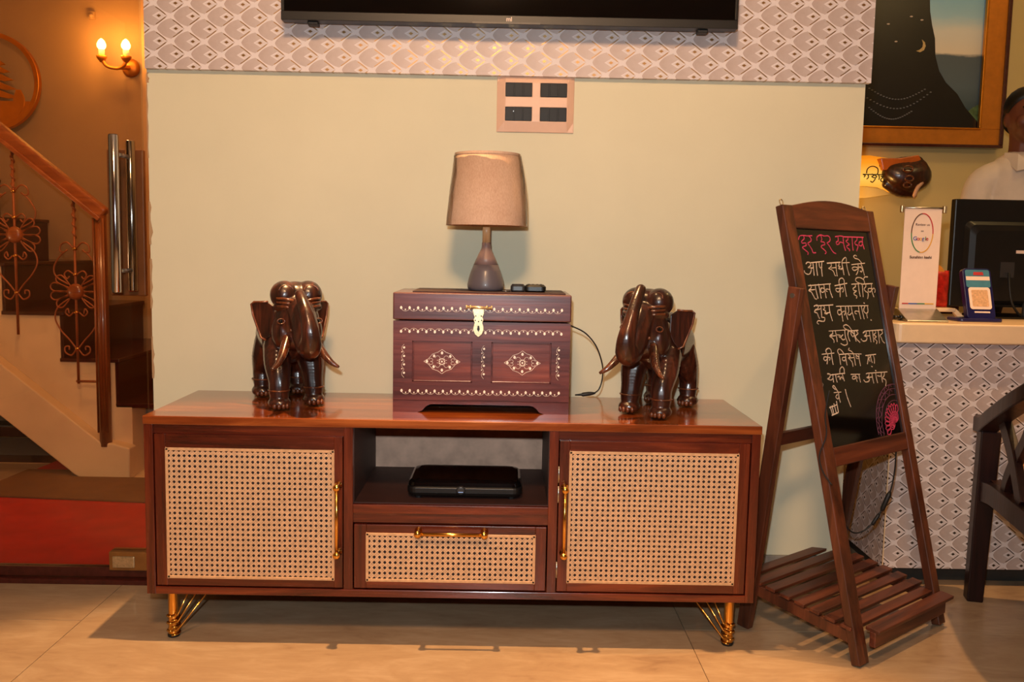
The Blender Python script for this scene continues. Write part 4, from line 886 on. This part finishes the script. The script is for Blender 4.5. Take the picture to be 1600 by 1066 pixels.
# lamp wire hanging on the easel
wire = ez
def ep(a, y, z): return Matrix.Translation((.987, -.495, 0)) @ Matrix.Rotation(ER, 4, 'Z') @ Vector((a, y, z))
w1 = [at(1400, 706, -.155), at(1398, 735, -.15), at(1392, 765, -.145), at(1382, 788, -.14), at(1368, 812, -.14), at(1352, 828, -.14), at(1335, 833, -.14), at(1322, 822, -.14), at(1314, 800, -.14), at(1300, 770, -.135)]
obj('cord', tube(bmesh.new(), smooth_path(w1, 5), .0022, 8), M['black_rubber'], wire, smooth=True)
obj('inline_switch', tube(bmesh.new(), [at(1391, 768, -.145), at(1389, 773, -.145), at(1379, 795, -.14), at(1377, 799, -.14)], [.003, .0065, .0065, .003], 10), M['black_rubber'], wire, smooth=True)
obj('connector', tube(bmesh.new(), [at(1374, 803, -.14), at(1372, 806, -.14), at(1364, 818, -.14), at(1362, 820, -.14)], [.003, .005, .005, .003], 10), M['black_rubber'], wire, smooth=True)
w2 = [ep(-.004, .12, .66), ep(-.008, .125, .60), ep(-.006, .12, .55), ep(-.016, .13, .50), ep(-.012, .12, .46), ep(-.002, .10, .43)]
obj('cord', tube(bmesh.new(), smooth_path(w2, 5), .0018, 8), M['black_rubber'], wire, smooth=True)

# ================================================================ reception counter
rc = thing('reception_counter', 'reception counter clad in patterned wallpaper with a cream top', 'counter', (2.2, .35, 0))
obj('plinth', B(1.31, 3.2, .12, .58, 0, .056), M['kick'], rc)
obj('front_panel', B(1.27, 3.2, .07, .085, .053, .736), M['paper_front'], rc)
obj('side_panel', B(1.2695, 1.284, .0852, .60, .053, .736), M['paper_side'], rc)
obj('inner_panel', B(1.284, 3.2, .585, .60, .053, .736), M['counter_top'], rc)
obj('corner_bead', B(1.2685, 1.2715, .0685, .0715, .053, .736), M['counter_top'], rc)
obj('countertop', prism(bmesh.new(), [(x, y, .736) for x, y in rrect(1.252, 3.2, .045, .64, .03, 6)], (0, 0, .058)), M['counter_top'], rc, bevel=.005, seg=3)
CT = .794
# monitor
t = thing('monitor', 'black computer monitor seen from behind on the reception counter', 'monitor', (1.85, .40, CT))
obj('rear_shell', prism(bmesh.new(), [(x, .372, z) for x, z in ((1.566, .828), (2.13, .828), (2.13, 1.175), (1.566, 1.175))], (0, .03, 0)), M['black_plastic'], t, bevel=.004)
obj('rear_bulge', loft(bmesh.new(), [[(x, y, z) for x, z in rrect(1.60+i, 2.10-i, .835+i*.5, 1.105-i, .02)] for i, y in ((0, .373), (.012, .358), (.03, .352))]), M['black_plastic'], t)
obj('screen', B(1.575, 2.12, .402, .404, .838, 1.165), M['black_gloss'], t)
obj('stand_neck', B(1.80, 1.90, .35, .365, CT+.006, .90), M['charcoal'], t, bevel=.004)
obj('stand_base', prism(bmesh.new(), [(x, y, CT) for x, y in rrect(1.66, 2.04, .30, .50, .04)], (0, 0, .008)), M['black_gloss'], t, bevel=.002)
obj('rating_label', B(1.762, 1.795, .3505, .3522, 1.003, 1.013), M['paper_white'], t)
obj('port_recess', B(1.715, 1.760, .3510, .3530, .925, .975), M['charcoal'], t); 
obj('monitor_cable', tube(bmesh.new(), smooth_path([(1.74, .345, .94), (1.735, .325, .89), (1.745, .32, .84), (1.78, .33, .80)], 5), .004, 8), M['black_rubber'], t, smooth=True)
# small roll-up standee
gx0, gx1, gy = 1.318, 1.430, .175
t = thing('tabletop_standee', 'small pink white roll-up standee with a colour ring at the counter corner', 'standee', (1.375, gy, CT))
obj('banner', B(gx0, gx1, gy, gy+.002, .828, 1.130), M['paper_white'], t)
obj('top_bar', tube(bmesh.new(), [(gx0-.012, gy+.001, 1.133), (gx1+.012, gy+.001, 1.133)], .0032, 10), M['silver'], t, smooth=True)
for x in (gx0-.008, gx1+.008): obj('end_cap', B(x-.005, x+.005, gy-.006, gy+.008, 1.118, 1.140), M['old_brass'], t, bevel=.002)
obj('base', prism(bmesh.new(), [(gx0-.006, gy-.075, CT), (gx0-.006, gy-.075, CT+.004), (gx0-.006, gy+.002, CT+.036), (gx0-.006, gy+.02, CT+.036), (gx0-.006, gy+.02, CT)], (gx1-gx0+.012, 0, 0)), M['silver'], t, bevel=.002)
obj('support_pole', tube(bmesh.new(), [(1.374, gy+.012, CT+.02), (1.374, gy+.004, 1.13)], .0028, 8), M['silver'], t, smooth=True)
gc = (1.374, 1.058); cols = ['g_blue', 'g_grn', 'g_yel', 'g_red']
for i, (a0, a1) in enumerate(((95, 180), (180, 262), (262, 358), (-2, 95))):
    bm = bmesh.new(); P = [Vector((gc[0]+.0325*math.cos(math.radians(a0+(a1-a0)*k/14)), gy-.0006, gc[1]+.058*math.sin(math.radians(a0+(a1-a0)*k/14)))) for k in range(15)]
    for p, q in zip(P, P[1:]): bar(bm, p, q, .003, .0008, (0, 1, 0))
    obj('ring_segment', bm, M[('print_dark', 'g_grn', 'g_yel', 'g_red')[i]], t)
TM = lambda x, z, y=gy-.0005: basis((x, y, z), (1, 0, 0), (0, 0, 1))
text_mesh('Review us', .0105, TM(1.374, 1.083), M['print_dark'], 'lettering', t)
text_mesh('on', .008, TM(1.374, 1.064), M['print_dark'], 'lettering', t)
xg = 1.3535
for ch_, cc, dx in (('G', 'g_blue', .0095), ('o', 'g_red', .0075), ('o', 'g_yel', .0075), ('g', 'g_blue', .0075), ('l', 'g_grn', .0045), ('e', 'g_red', .007)):
    text_mesh(ch_, .0165, basis((xg, gy-.0005, 1.041), (1, 0, 0), (0, 0, 1)), M[cc], 'lettering', t, bold=.0002); xg += dx
text_mesh('Sunshine kashi', .0115, TM(1.374, .985), M['print_dark'], 'lettering', t, bold=.0003)
for x0_, x1_, m in ((gx0+.008, 1.345, 'g_red'), (1.345, 1.372, 'g_blue'), (1.372, 1.395, 'g_grn'), (1.395, gx1-.008, 'g_yel')): obj('colour_stripe', B(x0_, x1_, gy-.0008, gy, .843, .8465), M[m], t)
# payment stand
bx = thing('payment_stand', 'navy blue slanted payment stand with a teal and white card in front of the monitor', 'payment stand', (1.55, .19, CT))
obj('foot', prism(bmesh.new(), [(x, y, CT) for x, y in rrect(1.49, 1.625, .145, .235, .015)], (0, 0, .010)), M['blue_dark'], bx, bevel=.003)
lean = .26
def PS(x, v, d): return Vector((x-.05*(v) , .165+v*math.sin(lean)+d*math.cos(lean), CT+.008+v*math.cos(lean)-d*math.sin(lean)))
def pslab(bm, pts, d0, d1):
    a = [bm.verts.new(PS(x, v, d0)) for x, v in pts]; b_ = [bm.verts.new(PS(x, v, d1)) for x, v in pts]; n = len(a)
    bm.faces.new(a); bm.faces.new(b_[::-1])
    for i in range(n): bm.faces.new((a[i], b_[i], b_[(i+1) % n], a[(i+1) % n]))
    return bm
obj('stand_body', pslab(bmesh.new(), rrect(1.525, 1.612, .0, .158, .012), 0, .022), M['blue_dark'], bx, bevel=.002)
obj('card_top', pslab(bmesh.new(), rrect(1.532, 1.606, .098, .153, .006), -.0015, 0), M['teal'], bx)
obj('card_stripe', pslab(bmesh.new(), [(1.533, .120), (1.605, .120), (1.605, .132), (1.533, .132)], -.0022, -.001), M['paper_white'], bx)
obj('card_panel', pslab(bmesh.new(), rrect(1.536, 1.602, .030, .098, .008), -.0022, -.0005), M['paper_white'], bx)
obj('card_inner_field', pslab(bmesh.new(), rrect(1.544, 1.594, .038, .090, .004), -.0027, -.0015), M['cane'], bx)
obj('card_logo', pslab(bmesh.new(), [(1.556, .136), (1.588, .136), (1.586, .146), (1.558, .146)], -.0022, -.001), M['g_red'], bx)
obj('card_footer', pslab(bmesh.new(), [(1.548, .019), (1.595, .019), (1.595, .0235), (1.548, .0235)], -.0012, 0), M['paper_white'], bx)
# packet, small easel, keys, book
t = thing('snack_packet', 'shiny red and orange packet standing behind the small standee', 'packet', (1.475, .30, CT))
def pouch(x0, x1, z0, z1, y, d):
    bm = bmesh.new(); rows = []
    for j in range(9):
        f = j/8; th = d*math.sin(PI*f)**.6+.001; row = []
        for k in range(16):
            a = 2*PI*k/16; cx = (x0+x1)/2; hw = (x1-x0)/2*(1+.03*math.sin(9*f+k))
            row.append(bm.verts.new((cx+hw*math.cos(a), y+th*math.sin(a)*(1+.25*noise.noise(Vector((k, j*.9, 3)))), z0+(z1-z0)*f)))
        rows.append(row)
    for A_, B_ in zip(rows, rows[1:]):
        for k in range(16): bm.faces.new((A_[k], A_[(k+1) % 16], B_[(k+1) % 16], B_[k]))
    bm.faces.new(rows[0][::-1]); bm.faces.new(rows[-1]); return bm
obj('pouch', pouch(1.435, 1.525, CT+.035, .945, .30, .018), M['fruit_red'], t, smooth=True)
obj('pouch_top', prism(bmesh.new(), [(1.440, .297, .925), (1.520, .297, .925), (1.500, .297, .955), (1.478, .297, .972), (1.458, .297, .955)], (0, .006, 0)), M['orange'], t)
obj('pouch_window', prism(bmesh.new(), [(1.462, .278, .895), (1.476, .278, .895), (1.480, .278, .935), (1.466, .278, .937)], (0, .004, 0)), M['orange'], t)
obj('stand_plate', B(1.44, 1.535, .26, .34, CT+.022, CT+.034), M['counter_top'], t, bevel=.003)
obj('stand_foot', bar(bmesh.new(), (1.535, .27, CT+.024), (1.550, .25, CT+.002), .014, .012), M['counter_top'], t); obj('stand_foot', bar(bmesh.new(), (1.455, .33, CT+.024), (1.448, .33, CT+.0), .012, .012), M['counter_top'], t)
t = thing('book', 'dark red book with pale pages lying behind the payment stand', 'book', (1.60, .46, CT))
obj('cover', B(1.56, 1.68, .53, .62, CT, CT+.028), M['dark_stone'], t, bevel=.002); obj('pages', B(1.555, 1.675, .525, .615, CT+.028, CT+.056), M['paper_white'], t, bevel=.002)
t = thing('sunglasses', 'folded dark sunglasses lying at the left end of the cream countertop', 'glasses', (1.31, .13, CT))
for dx in (0, .026): obj('lens', ball(bmesh.new(), (1.286+dx, .150-dx*.3, CT+.010), (.012, .004, .0095), 2), M['black_gloss'], t, smooth=True)
obj('temple', tube(bmesh.new(), [(1.276, .15, CT+.012), (1.28, .19, CT+.004), (1.325, .185, CT+.003)], .0018, 6), M['black_plastic'], t, smooth=True)
obj('bridge', tube(bmesh.new(), [(1.296, .147, CT+.013), (1.302, .145, CT+.013)], .002, 6), M['black_plastic'], t)

# ================================================================ wall behind the counter: painting, lit sign
def poly_at(name, px, Y, th, mat, par, bevel=0): return obj(name, prism(bmesh.new(), [at(x, y, Y) for x, y in px], (0, th, 0)), mat, par, bevel=bevel)
FX1 = at(1570, 150, 1.45).x; FZ0 = at(1500, 231, 1.45).z
pt = thing('framed_painting', 'large gold framed painting of a dark bust against sky and hills', 'painting', (1.8, 1.5, FZ0))
fx0, fz1 = 1.15, 2.45
def fr_part(nm, w_, y0, y1, m, ins):
    bm = bmesh.new(); a, b_, c, d = fx0+ins, FX1-ins, FZ0+ins*.8, fz1-ins
    box(bm, a, b_, y0, y1, c, c+w_*.82); box(bm, a, b_, y0, y1, d-w_, d); box(bm, a, a+w_, y0, y1, c+w_*.82, d-w_); box(bm, b_-w_, b_, y0, y1, c+w_*.82, d-w_)
    return obj(nm, bm, M[m], pt, bevel=.002)
fr_part('outer_frame', .016, 1.435, 1.498, 'dark_stone', 0); fr_part('gold_mount', .085, 1.445, 1.498, 'gold_matte', .014); fr_part('inner_bead', .010, 1.440, 1.46, 'gold', .097)
b = NB('painted_sky'); tc = b.n('ShaderNodeTexCoord'); sp = b.n('ShaderNodeSeparateXYZ'); b.lk(tc.outputs['Object'], sp.inputs[0])
zz = b.f('ADD', sp.outputs['Z'], b.f('MULTIPLY', b.noise(b.coord((1, 1, 3)), 4, 4), .06))
zz = b.f('MULTIPLY', b.f('SUBTRACT', zz, .085), 1.05)
b.base(b.ramp(zz, [(0, srgb(44, 60, 62)), (.10, srgb(62, 80, 86)), (.22, srgb(92, 108, 118)), (.355, srgb(92, 104, 112)), (.372, srgb(236, 224, 204)), (.47, srgb(226, 226, 220)), (.53, srgb(170, 210, 230)), (.66, srgb(120, 186, 224)), (.8, srgb(220, 226, 224))]))
b.set(.45, spec=.3)
obj('canvas', B(fx0+.1, FX1-.1, 1.470, 1.475, FZ0+.075, fz1-.1), b.m, pt)
fig = [(1340+x/3.331, y/3.331) for x, y in ((372, -200), (378, 60), (388, 130), (403, 200), (405, 290), (425, 370), (460, 430), (520, 490), (560, 560), (620, 630), (655, 696), (-200, 700), (-200, -200))]
poly_at('dark_figure', [(x, min(y, 207.5)) for x, y in fig], 1.466, .003, plain('painted_black', (14, 11, 12), .42, var=.5, scale=8), pt)
gr = [(1340+x/3.331, y/3.331) for x, y in ((575, 580), (600, 560), (640, 540), (660, 470), (690, 380), (695, 690), (655, 690), (625, 640))]
poly_at('foliage', [(min(x, 1546), min(y, 207)) for x, y in gr], 1.4675, .002, plain('painted_leaves', (84, 110, 70), .5, var=.5, scale=40), pt)
cr = [(1340+x/3.331, y/3.331) for x, y in ((335, 205), (350, 220), (355, 240), (345, 262), (325, 272), (305, 265), (325, 258), (338, 245), (341, 225))]
poly_at('crescent_earring', cr, 1.464, .002, M['old_brass'], pt)
for row, (xa, ya, xb, yb, sag) in enumerate(((60, 460, 350, 465, 55), (50, 510, 380, 480, 70), (60, 560, 280, 580, 50))):
    bm = bmesh.new()
    for k in range(20):
        f = k/19; x = xa+(xb-xa)*f; y = ya+(yb-ya)*f+sag*math.sin(PI*f); p = at(1340+x/3.331, y/3.331, 1.464); ball(bm, p, (.0055, .001, .0028), 1)
    obj('painted_necklace', bm, plain('painted_beads', (112, 112, 118), .5), pt)
bm = bmesh.new()
for x, y in ((160, 125), (280, 86), (335, 104), (200, 216)): ball(bm, at(1340+x/3.331, y/3.331, 1.464), (.008, .001, .0035), 1)
obj('painted_highlights', bm, M['white_ink'], pt)
# lit wooden sign
M['rim_glow'] = plain('orange_glow_colour', (190, 92, 20), .4, coat=.3)  # amber glow along the sign's top edge, put into a plain orange colour
sg = thing('lit_wall_sign', 'glowing amber wall sign with black script and a carved dark wooden head', 'sign', (1.78, 1.49, 1.27))
b = NB('amber_glow'); tc = b.n('ShaderNodeTexCoord'); sp = b.n('ShaderNodeSeparateXYZ'); b.lk(tc.outputs['Object'], sp.inputs[0])
b.base(srgb(140, 62, 10)); b.set(.6); gx = b.f('SUBTRACT', 1, b.f('MULTIPLY', b.f('ABSOLUTE', b.f('ADD', sp.outputs['Z'], -.055)), 7), clamp=True); b.lk(b.ramp(gx, [(0, (.55, .12, .002, 1)), (.55, (1, .32, .01, 1)), (1, (1, .60, .10, 1))]), b.b.inputs['Emission Color']); b.b.inputs['Emission Strength'].default_value = .95
bm = bmesh.new(); secs = []
for j, (px, y0, y1) in enumerate(((1290, 246, 286), (1330, 243, 290), (1360, 242, 290), (1378, 245, 292), (1395, 247, 300))):
    pa, pb = at(px, y0, 1.42), at(px, y1, 1.42); c = (pa+pb)/2; h = (pa.z-pb.z)/2
    secs.append([(c.x, 1.44-.045*math.sin(PI*k/8)-(.0), c.z+h*math.cos(PI*k/8)) for k in range(9)]+[(c.x, 1.46, c.z-h), (c.x, 1.46, c.z+h)])
obj('glowing_shade', loft(bm, secs), b.m, sg, smooth=False)
bm = bmesh.new(); P = lambda x, y, Y=1.40: at(x, y, Y)
chain(bm, [P(1393, 270), P(1405, 275), P(1420, 278), P(1430, 275)], [.045, .062, .070, .066], 4, 3)
chain(bm, [P(1380, 258), P(1408, 256), P(1432, 254)], [.020, .030, .030], 4, 2)
chain(bm, [P(1385, 288), P(1405, 297), P(1424, 300)], [.020, .030, .026], 4, 2)
ball(bm, P(1438, 268), (.03, .05, .05), 3)
blob('carved_head', bm, M['eleph'], sg, .004, 4, local=False)
obj('glow_rim', prism(bmesh.new(), [at(x, y, 1.37) for x, y in ((1376, 247), (1405, 247), (1424, 244), (1436, 242), (1440, 250), (1420, 258), (1398, 264), (1380, 266))], (0, .05, 0)), M['rim_glow'], sg, bevel=.004)
obj('ivory_strip', tube(bmesh.new(), smooth_path([P(1442, 284, 1.35), P(1434, 293, 1.34), P(1430, 302, 1.34), P(1428, 309, 1.35)], 4), [.004]+[.009]*10+[.004]*2, 8), plain('ivory', (206, 160, 130), .4), sg, smooth=True)
for x, y, r in ((1419, 264, .016), (1421, 279, .014), (1418, 289, .013)): obj('carved_ring', tube(bmesh.new(), [P(x, y, 1.332)+Vector((r*1.3*math.cos(2*PI*k/14), 0, r*.8*math.sin(2*PI*k/14))) for k in range(14)], .004, 6, True), M['eleph_lt'], sg, smooth=True)
obj('lower_board', prism(bmesh.new(), [at(x, y, 1.43) for x, y in ((1300, 291), (1352, 291), (1380, 296), (1394, 304), (1352, 310), (1300, 310))], (0, .03, 0)), M['wall_rec'], sg, bevel=.003)
SG = [[(1349, 273), (1352, 274), (1350, 277)], [(1356, 272), (1357, 277), (1354, 280)], [(1348, 272.5), (1384, 273)], [(1354, 271), (1355, 265), (1359, 261), (1365, 260), (1371, 263), (1372, 268), (1371, 272)],
      [(1362, 272), (1366, 274), (1362, 276), (1367, 278), (1370, 276), (1367, 274)], [(1360, 283), (1363, 285), (1366, 282), (1368, 279)], [(1373, 273), (1374, 278), (1373, 281)], [(1376, 275), (1379, 277), (1376, 281), (1378, 284), (1382, 283)], [(1383, 273), (1382, 280), (1380, 284)]]
bm = bmesh.new()
for s_ in SG:
    for p, q in zip(*(lambda Q: (Q, Q[1:]))(smooth_path([at(x, y, 1.392) for x, y in s_], 4))): bar(bm, p, q, .0042, .002, (0, 1, 0))
obj('script_lettering', bm, M['black_plastic'], sg)
lamp('sign_lamp', 'POINT', (1.62, 1.30, 1.20), 1.2, (1, .5, .12), .03)

# ================================================================ person behind the counter
PX, PY = 2.118, .98
ps = thing('person', 'person in a white shirt standing behind the counter beyond the monitor', 'person', (PX, PY, 0), math.radians(-8))
L = lambda x, y, z: (x, y, z)
bm = bmesh.new()
ball(bm, (0, 0, 1.535), (.070, .088, .098), 3); ball(bm, (0, -.028, 1.488), (.052, .060, .060), 3); ball(bm, (0, -.06, 1.445), (.026, .026, .022), 3)
chain(bm, [(0, -.083, 1.545), (0, -.098, 1.520), (0, -.104, 1.503)], [.010, .014, .017], 4); 
for s in (-1, 1):
    ball(bm, (s*.016, -.094, 1.500), (.011, .012, .009), 2); ball(bm, (s*.036, -.062, 1.505), (.026, .026, .026), 2); ball(bm, (s*.071, .004, 1.52), (.010, .018, .030), 2); ball(bm, (s*.03, -.083, 1.56), (.024, .010, .008), 2)
ball(bm, (0, -.090, 1.472), (.024, .010, .006), 2); ball(bm, (0, -.087, 1.462), (.020, .010, .006), 2)
chain(bm, [(0, .012, 1.47), (0, .012, 1.40), (0, .012, 1.34)], [.052, .053, .065])
chain(bm, [(0, .01, 1.28), (0, .0, 1.15), (0, .0, 1.0), (0, 0, .86)], [.105, .108, .105, .10], 4)
for s in (-1, 1):
    chain(bm, [(s*.05, .012, 1.31), (s*.140, .012, 1.275), (s*.168, .0, 1.16), (s*.172, -.02, 1.02), (s*.155, -.11, .93), (s*.17, -.22, .87)], [.06, .050, .044, .038, .032, .026], 5)
    ball(bm, (s*.165, -.255, .855), (.036, .042, .014), 2)
    for k, (dx, ln) in enumerate(((-.027, .050), (-.010, .062), (.008, .058), (.025, .044))): chain(bm, [(s*.165+dx, -.275, .858), (s*.165+dx*1.15, -.275-ln*.6, .856), (s*.165+dx*1.2, -.275-ln, .842)], [.0095, .0085, .007], 3)
    chain(bm, [(s*.165-s*.030, -.245, .853), (s*.165-s*.052, -.265, .848), (s*.165-s*.06, -.285, .843)], [.010, .0095, .008], 3)
    chain(bm, [(s*.085, 0, .86), (s*.09, -.005, .48), (s*.09, .01, .08)], [.085, .058, .040], 5)
    ball(bm, (s*.09, -.05, .04), (.045, .12, .04), 2)
blob('body', bm, M['skin'], ps, .006, 2)
bm = bmesh.new()
chain(bm, [(0, .012, 1.295), (0, .006, 1.18), (0, .0, 1.0), (0, 0, .80)], [.115, .118, .115, .115], 5, 3, (1.12, .92, 1))
for s in (-1, 1): chain(bm, [(s*.05, .012, 1.318), (s*.140, .012, 1.275), (s*.170, .0, 1.16), (s*.178, -.022, 1.03), (s*.170, -.10, .945)], [.062, .060, .056, .050, .046], 6, 3)
for k in range(7): chain(bm, [(-.15+k*.04, -.075, 1.20-k*.012), (-.12+k*.04, -.108, 1.15), (-.10+k*.045, -.10, 1.10)], [.008, .010, .006], 4)
blob('shirt', bm, M['shirt'], ps, .006, 3)
bm = bmesh.new()
for s in (-1, 1): prism(bm, [(s*.004, -.110, 1.33), (s*.052, -.080, 1.385), (s*.078, -.02, 1.395), (s*.082, -.025, 1.37), (s*.06, -.10, 1.318)], (0, .008, -.004))
obj('collar', bm, M['shirt'], ps, True, bevel=.002)
obj('dark_collar_inside', prism(bmesh.new(), [(-.030, -.112, 1.345), (.030, -.112, 1.345), (.012, -.122, 1.31), (-.012, -.122, 1.31)], (0, .01, 0)), M['trouser'], ps, True)  # dark piece filling the inside of the collar
bm = bmesh.new(); ball(bm, (0, .012, 1.568), (.077, .092, .082), 3); ball(bm, (0, .03, 1.53), (.074, .075, .075), 3)
bmesh.ops.bisect_plane(bm, geom=bm.verts[:]+bm.edges[:]+bm.faces[:], plane_co=(0, -.012, 1.552), plane_no=(0, .70, .71), clear_inner=True)
bmesh.ops.holes_fill(bm, edges=[e for e in bm.edges if e.is_boundary])
obj('hair', bm, M['hair'], ps, True, smooth=True)
for s in (-1, 1):
    e = obj('eye', ball(bmesh.new(), (s*.029, -.0775, 1.537), (.011, .009, .0055), 2), plain('eye_white', (150, 132, 120), .3), ps, True, smooth=True)
    obj('iris', ball(bmesh.new(), (s*.029, -.0862, 1.537), (.005, .0018, .005), 2), M['black_gloss'], e, True, smooth=True)
    obj('eyebrow', tube(bmesh.new(), smooth_path([(s*.014, -.092, 1.556), (s*.03, -.0915, 1.562), (s*.048, -.080, 1.557)], 3), .0035, 6), M['hair'], ps, True, smooth=True)
obj('lips', ball(bmesh.new(), (0, -.0935, 1.467), (.021, .006, .007), 2), plain('lips', (120, 58, 50), .45), ps, True, smooth=True)
bm = bmesh.new()
for s in (-1, 1): chain(bm, [(s*.085, 0, .86), (s*.09, -.003, .48), (s*.09, .01, .07)], [.098, .072, .060], 5)
ball(bm, (0, 0, .85), (.15, .11, .09), 3)
blob('trousers', bm, M['trouser'], ps, .009, 2)
for s in (-1, 1): obj('shoe', ball(B(s*.09-.045, s*.09+.045, -.14, .06, 0, .02), (s*.09, -.045, .042), (.048, .10, .040), 2), M['black_gloss'], ps, True, bevel=.004)

# ================================================================ visitor chair
cr_ = thing('armchair', 'dark glossy wooden armchair with a tan cushion facing the counter', 'chair', (1.493, -.037, 0), math.atan2(-.234, .972))
S = lambda s, z, x=0: Vector((x, -s, z))
CW = .52
for x in (0, CW):
    q = 1 if x == 0 else -1
    obj('front_leg', bar(bmesh.new(), (x, 0, 0), (x+q*.010, -.004, .50), .044, .044, (0, 1, 0), .054, .05), M['chair'], cr_, True, bevel=.004)
    obj('rear_leg', bar(bmesh.new(), (x+q*.03, -.53, 0), (x+q*.02, -.50, .42), .042, .05), M['chair'], cr_, True, bevel=.004)
    P = smooth_path([S(-.030, .515, x), S(.02, .522, x), S(.11, .556, x-q*.006), S(.31, .632, x-q*.012), S(.45, .69, x), S(.56, .735, x+q*.03)], 5); n = len(P)
    bm = bmesh.new(); secs = [[p+Vector((dx, 0, dz)) for dx, dz in ((-.026, -.024), (.026, -.024), (.026, .018), (.014, .024), (-.014, .024), (-.026, .018))] for p in P]
    obj('arm', loft(bm, secs), M['chair'], cr_, True, bevel=.003)
    def curved(nm, ctrl, w_, d_):
        P = smooth_path(ctrl, 6); bm = bmesh.new(); secs = []
        for i, p in enumerate(P):
            z_ = (P[min(i+1, len(P)-1)]-P[max(i-1, 0)]).normalized(); nn_ = Vector((1, 0, 0)).cross(z_)
            secs.append([p+Vector((dx*d_/2, 0, 0))+nn_*dz*w_/2 for dx, dz in ((-1, -1), (1, -1), (1, 1), (-1, 1))])
        obj(nm, loft(bm, secs), M['chair'], cr_, True, bevel=.002)
    curved('side_splat', [S(.13, .555, x+q*.01), S(.165, .53, x+q*.01), S(.22, .49, x+q*.01), S(.27, .44, x+q*.01), S(.33, .37, x+q*.01)], .045, .02)
    curved('side_splat', [S(.37, .64, x+q*.014), S(.32, .54, x+q*.014), S(.24, .46, x+q*.014), S(.19, .40, x+q*.014), S(.17, .34, x+q*.014)], .036, .02)
    curved('side_rail', [S(.015, .325, x+q*.004), S(.12, .340, x+q*.004), S(.28, .345, x+q*.004), S(.50, .345, x+q*.01)], .056, .028)
obj('front_rail', B(.02, CW-.02, -.03, -.005, .31, .36), M['chair'], cr_, True, bevel=.003)
obj('rear_rail', B(.03, CW-.03, -.52, -.49, .31, .36), M['chair'], cr_, True, bevel=.003)
obj('seat_board', B(.015, CW-.015, -.50, -.02, .345, .362), M['chair'], cr_, True)
bm = loft(bmesh.new(), [[(x, y, z) for x, y in rrect(.035+i, CW-.035-i, -.48+i, -.045-i, .05)] for i, z in ((.012, .362), (0, .375), (0, .405), (.015, .425), (.05, .434))])
obj('seat_cushion', bm, M['cushion'], cr_, True, smooth=True)
P0 = [(x, -.50-.05*math.sin(PI*x/CW)) for x in [CW*k/10 for k in range(11)]]
bm = bmesh.new(); loft(bm, [[(x, y-.0, .74+.03*math.sin(PI*x/CW)), (x, y-.03, .75+.03*math.sin(PI*x/CW)), (x, y-.04, .84+.03*math.sin(PI*x/CW)), (x, y-.01, .84+.03*math.sin(PI*x/CW))] for x, y in P0])
obj('crest_rail', bm, M['chair'], cr_, True, bevel=.004)
for x in (.012, CW-.012): obj('back_post', bar(bmesh.new(), (x, -.50, .40), (x, -.53, .80), .036, .036), M['chair'], cr_, True, bevel=.003)
for k in range(5): obj('back_splat', bar(bmesh.new(), (.10+k*.08, -.505-.02*math.sin(PI*k/4), .34), (.10+k*.08, -.53-.03*math.sin(PI*k/4), .77), .035, .012), M['chair'], cr_, True, bevel=.002)
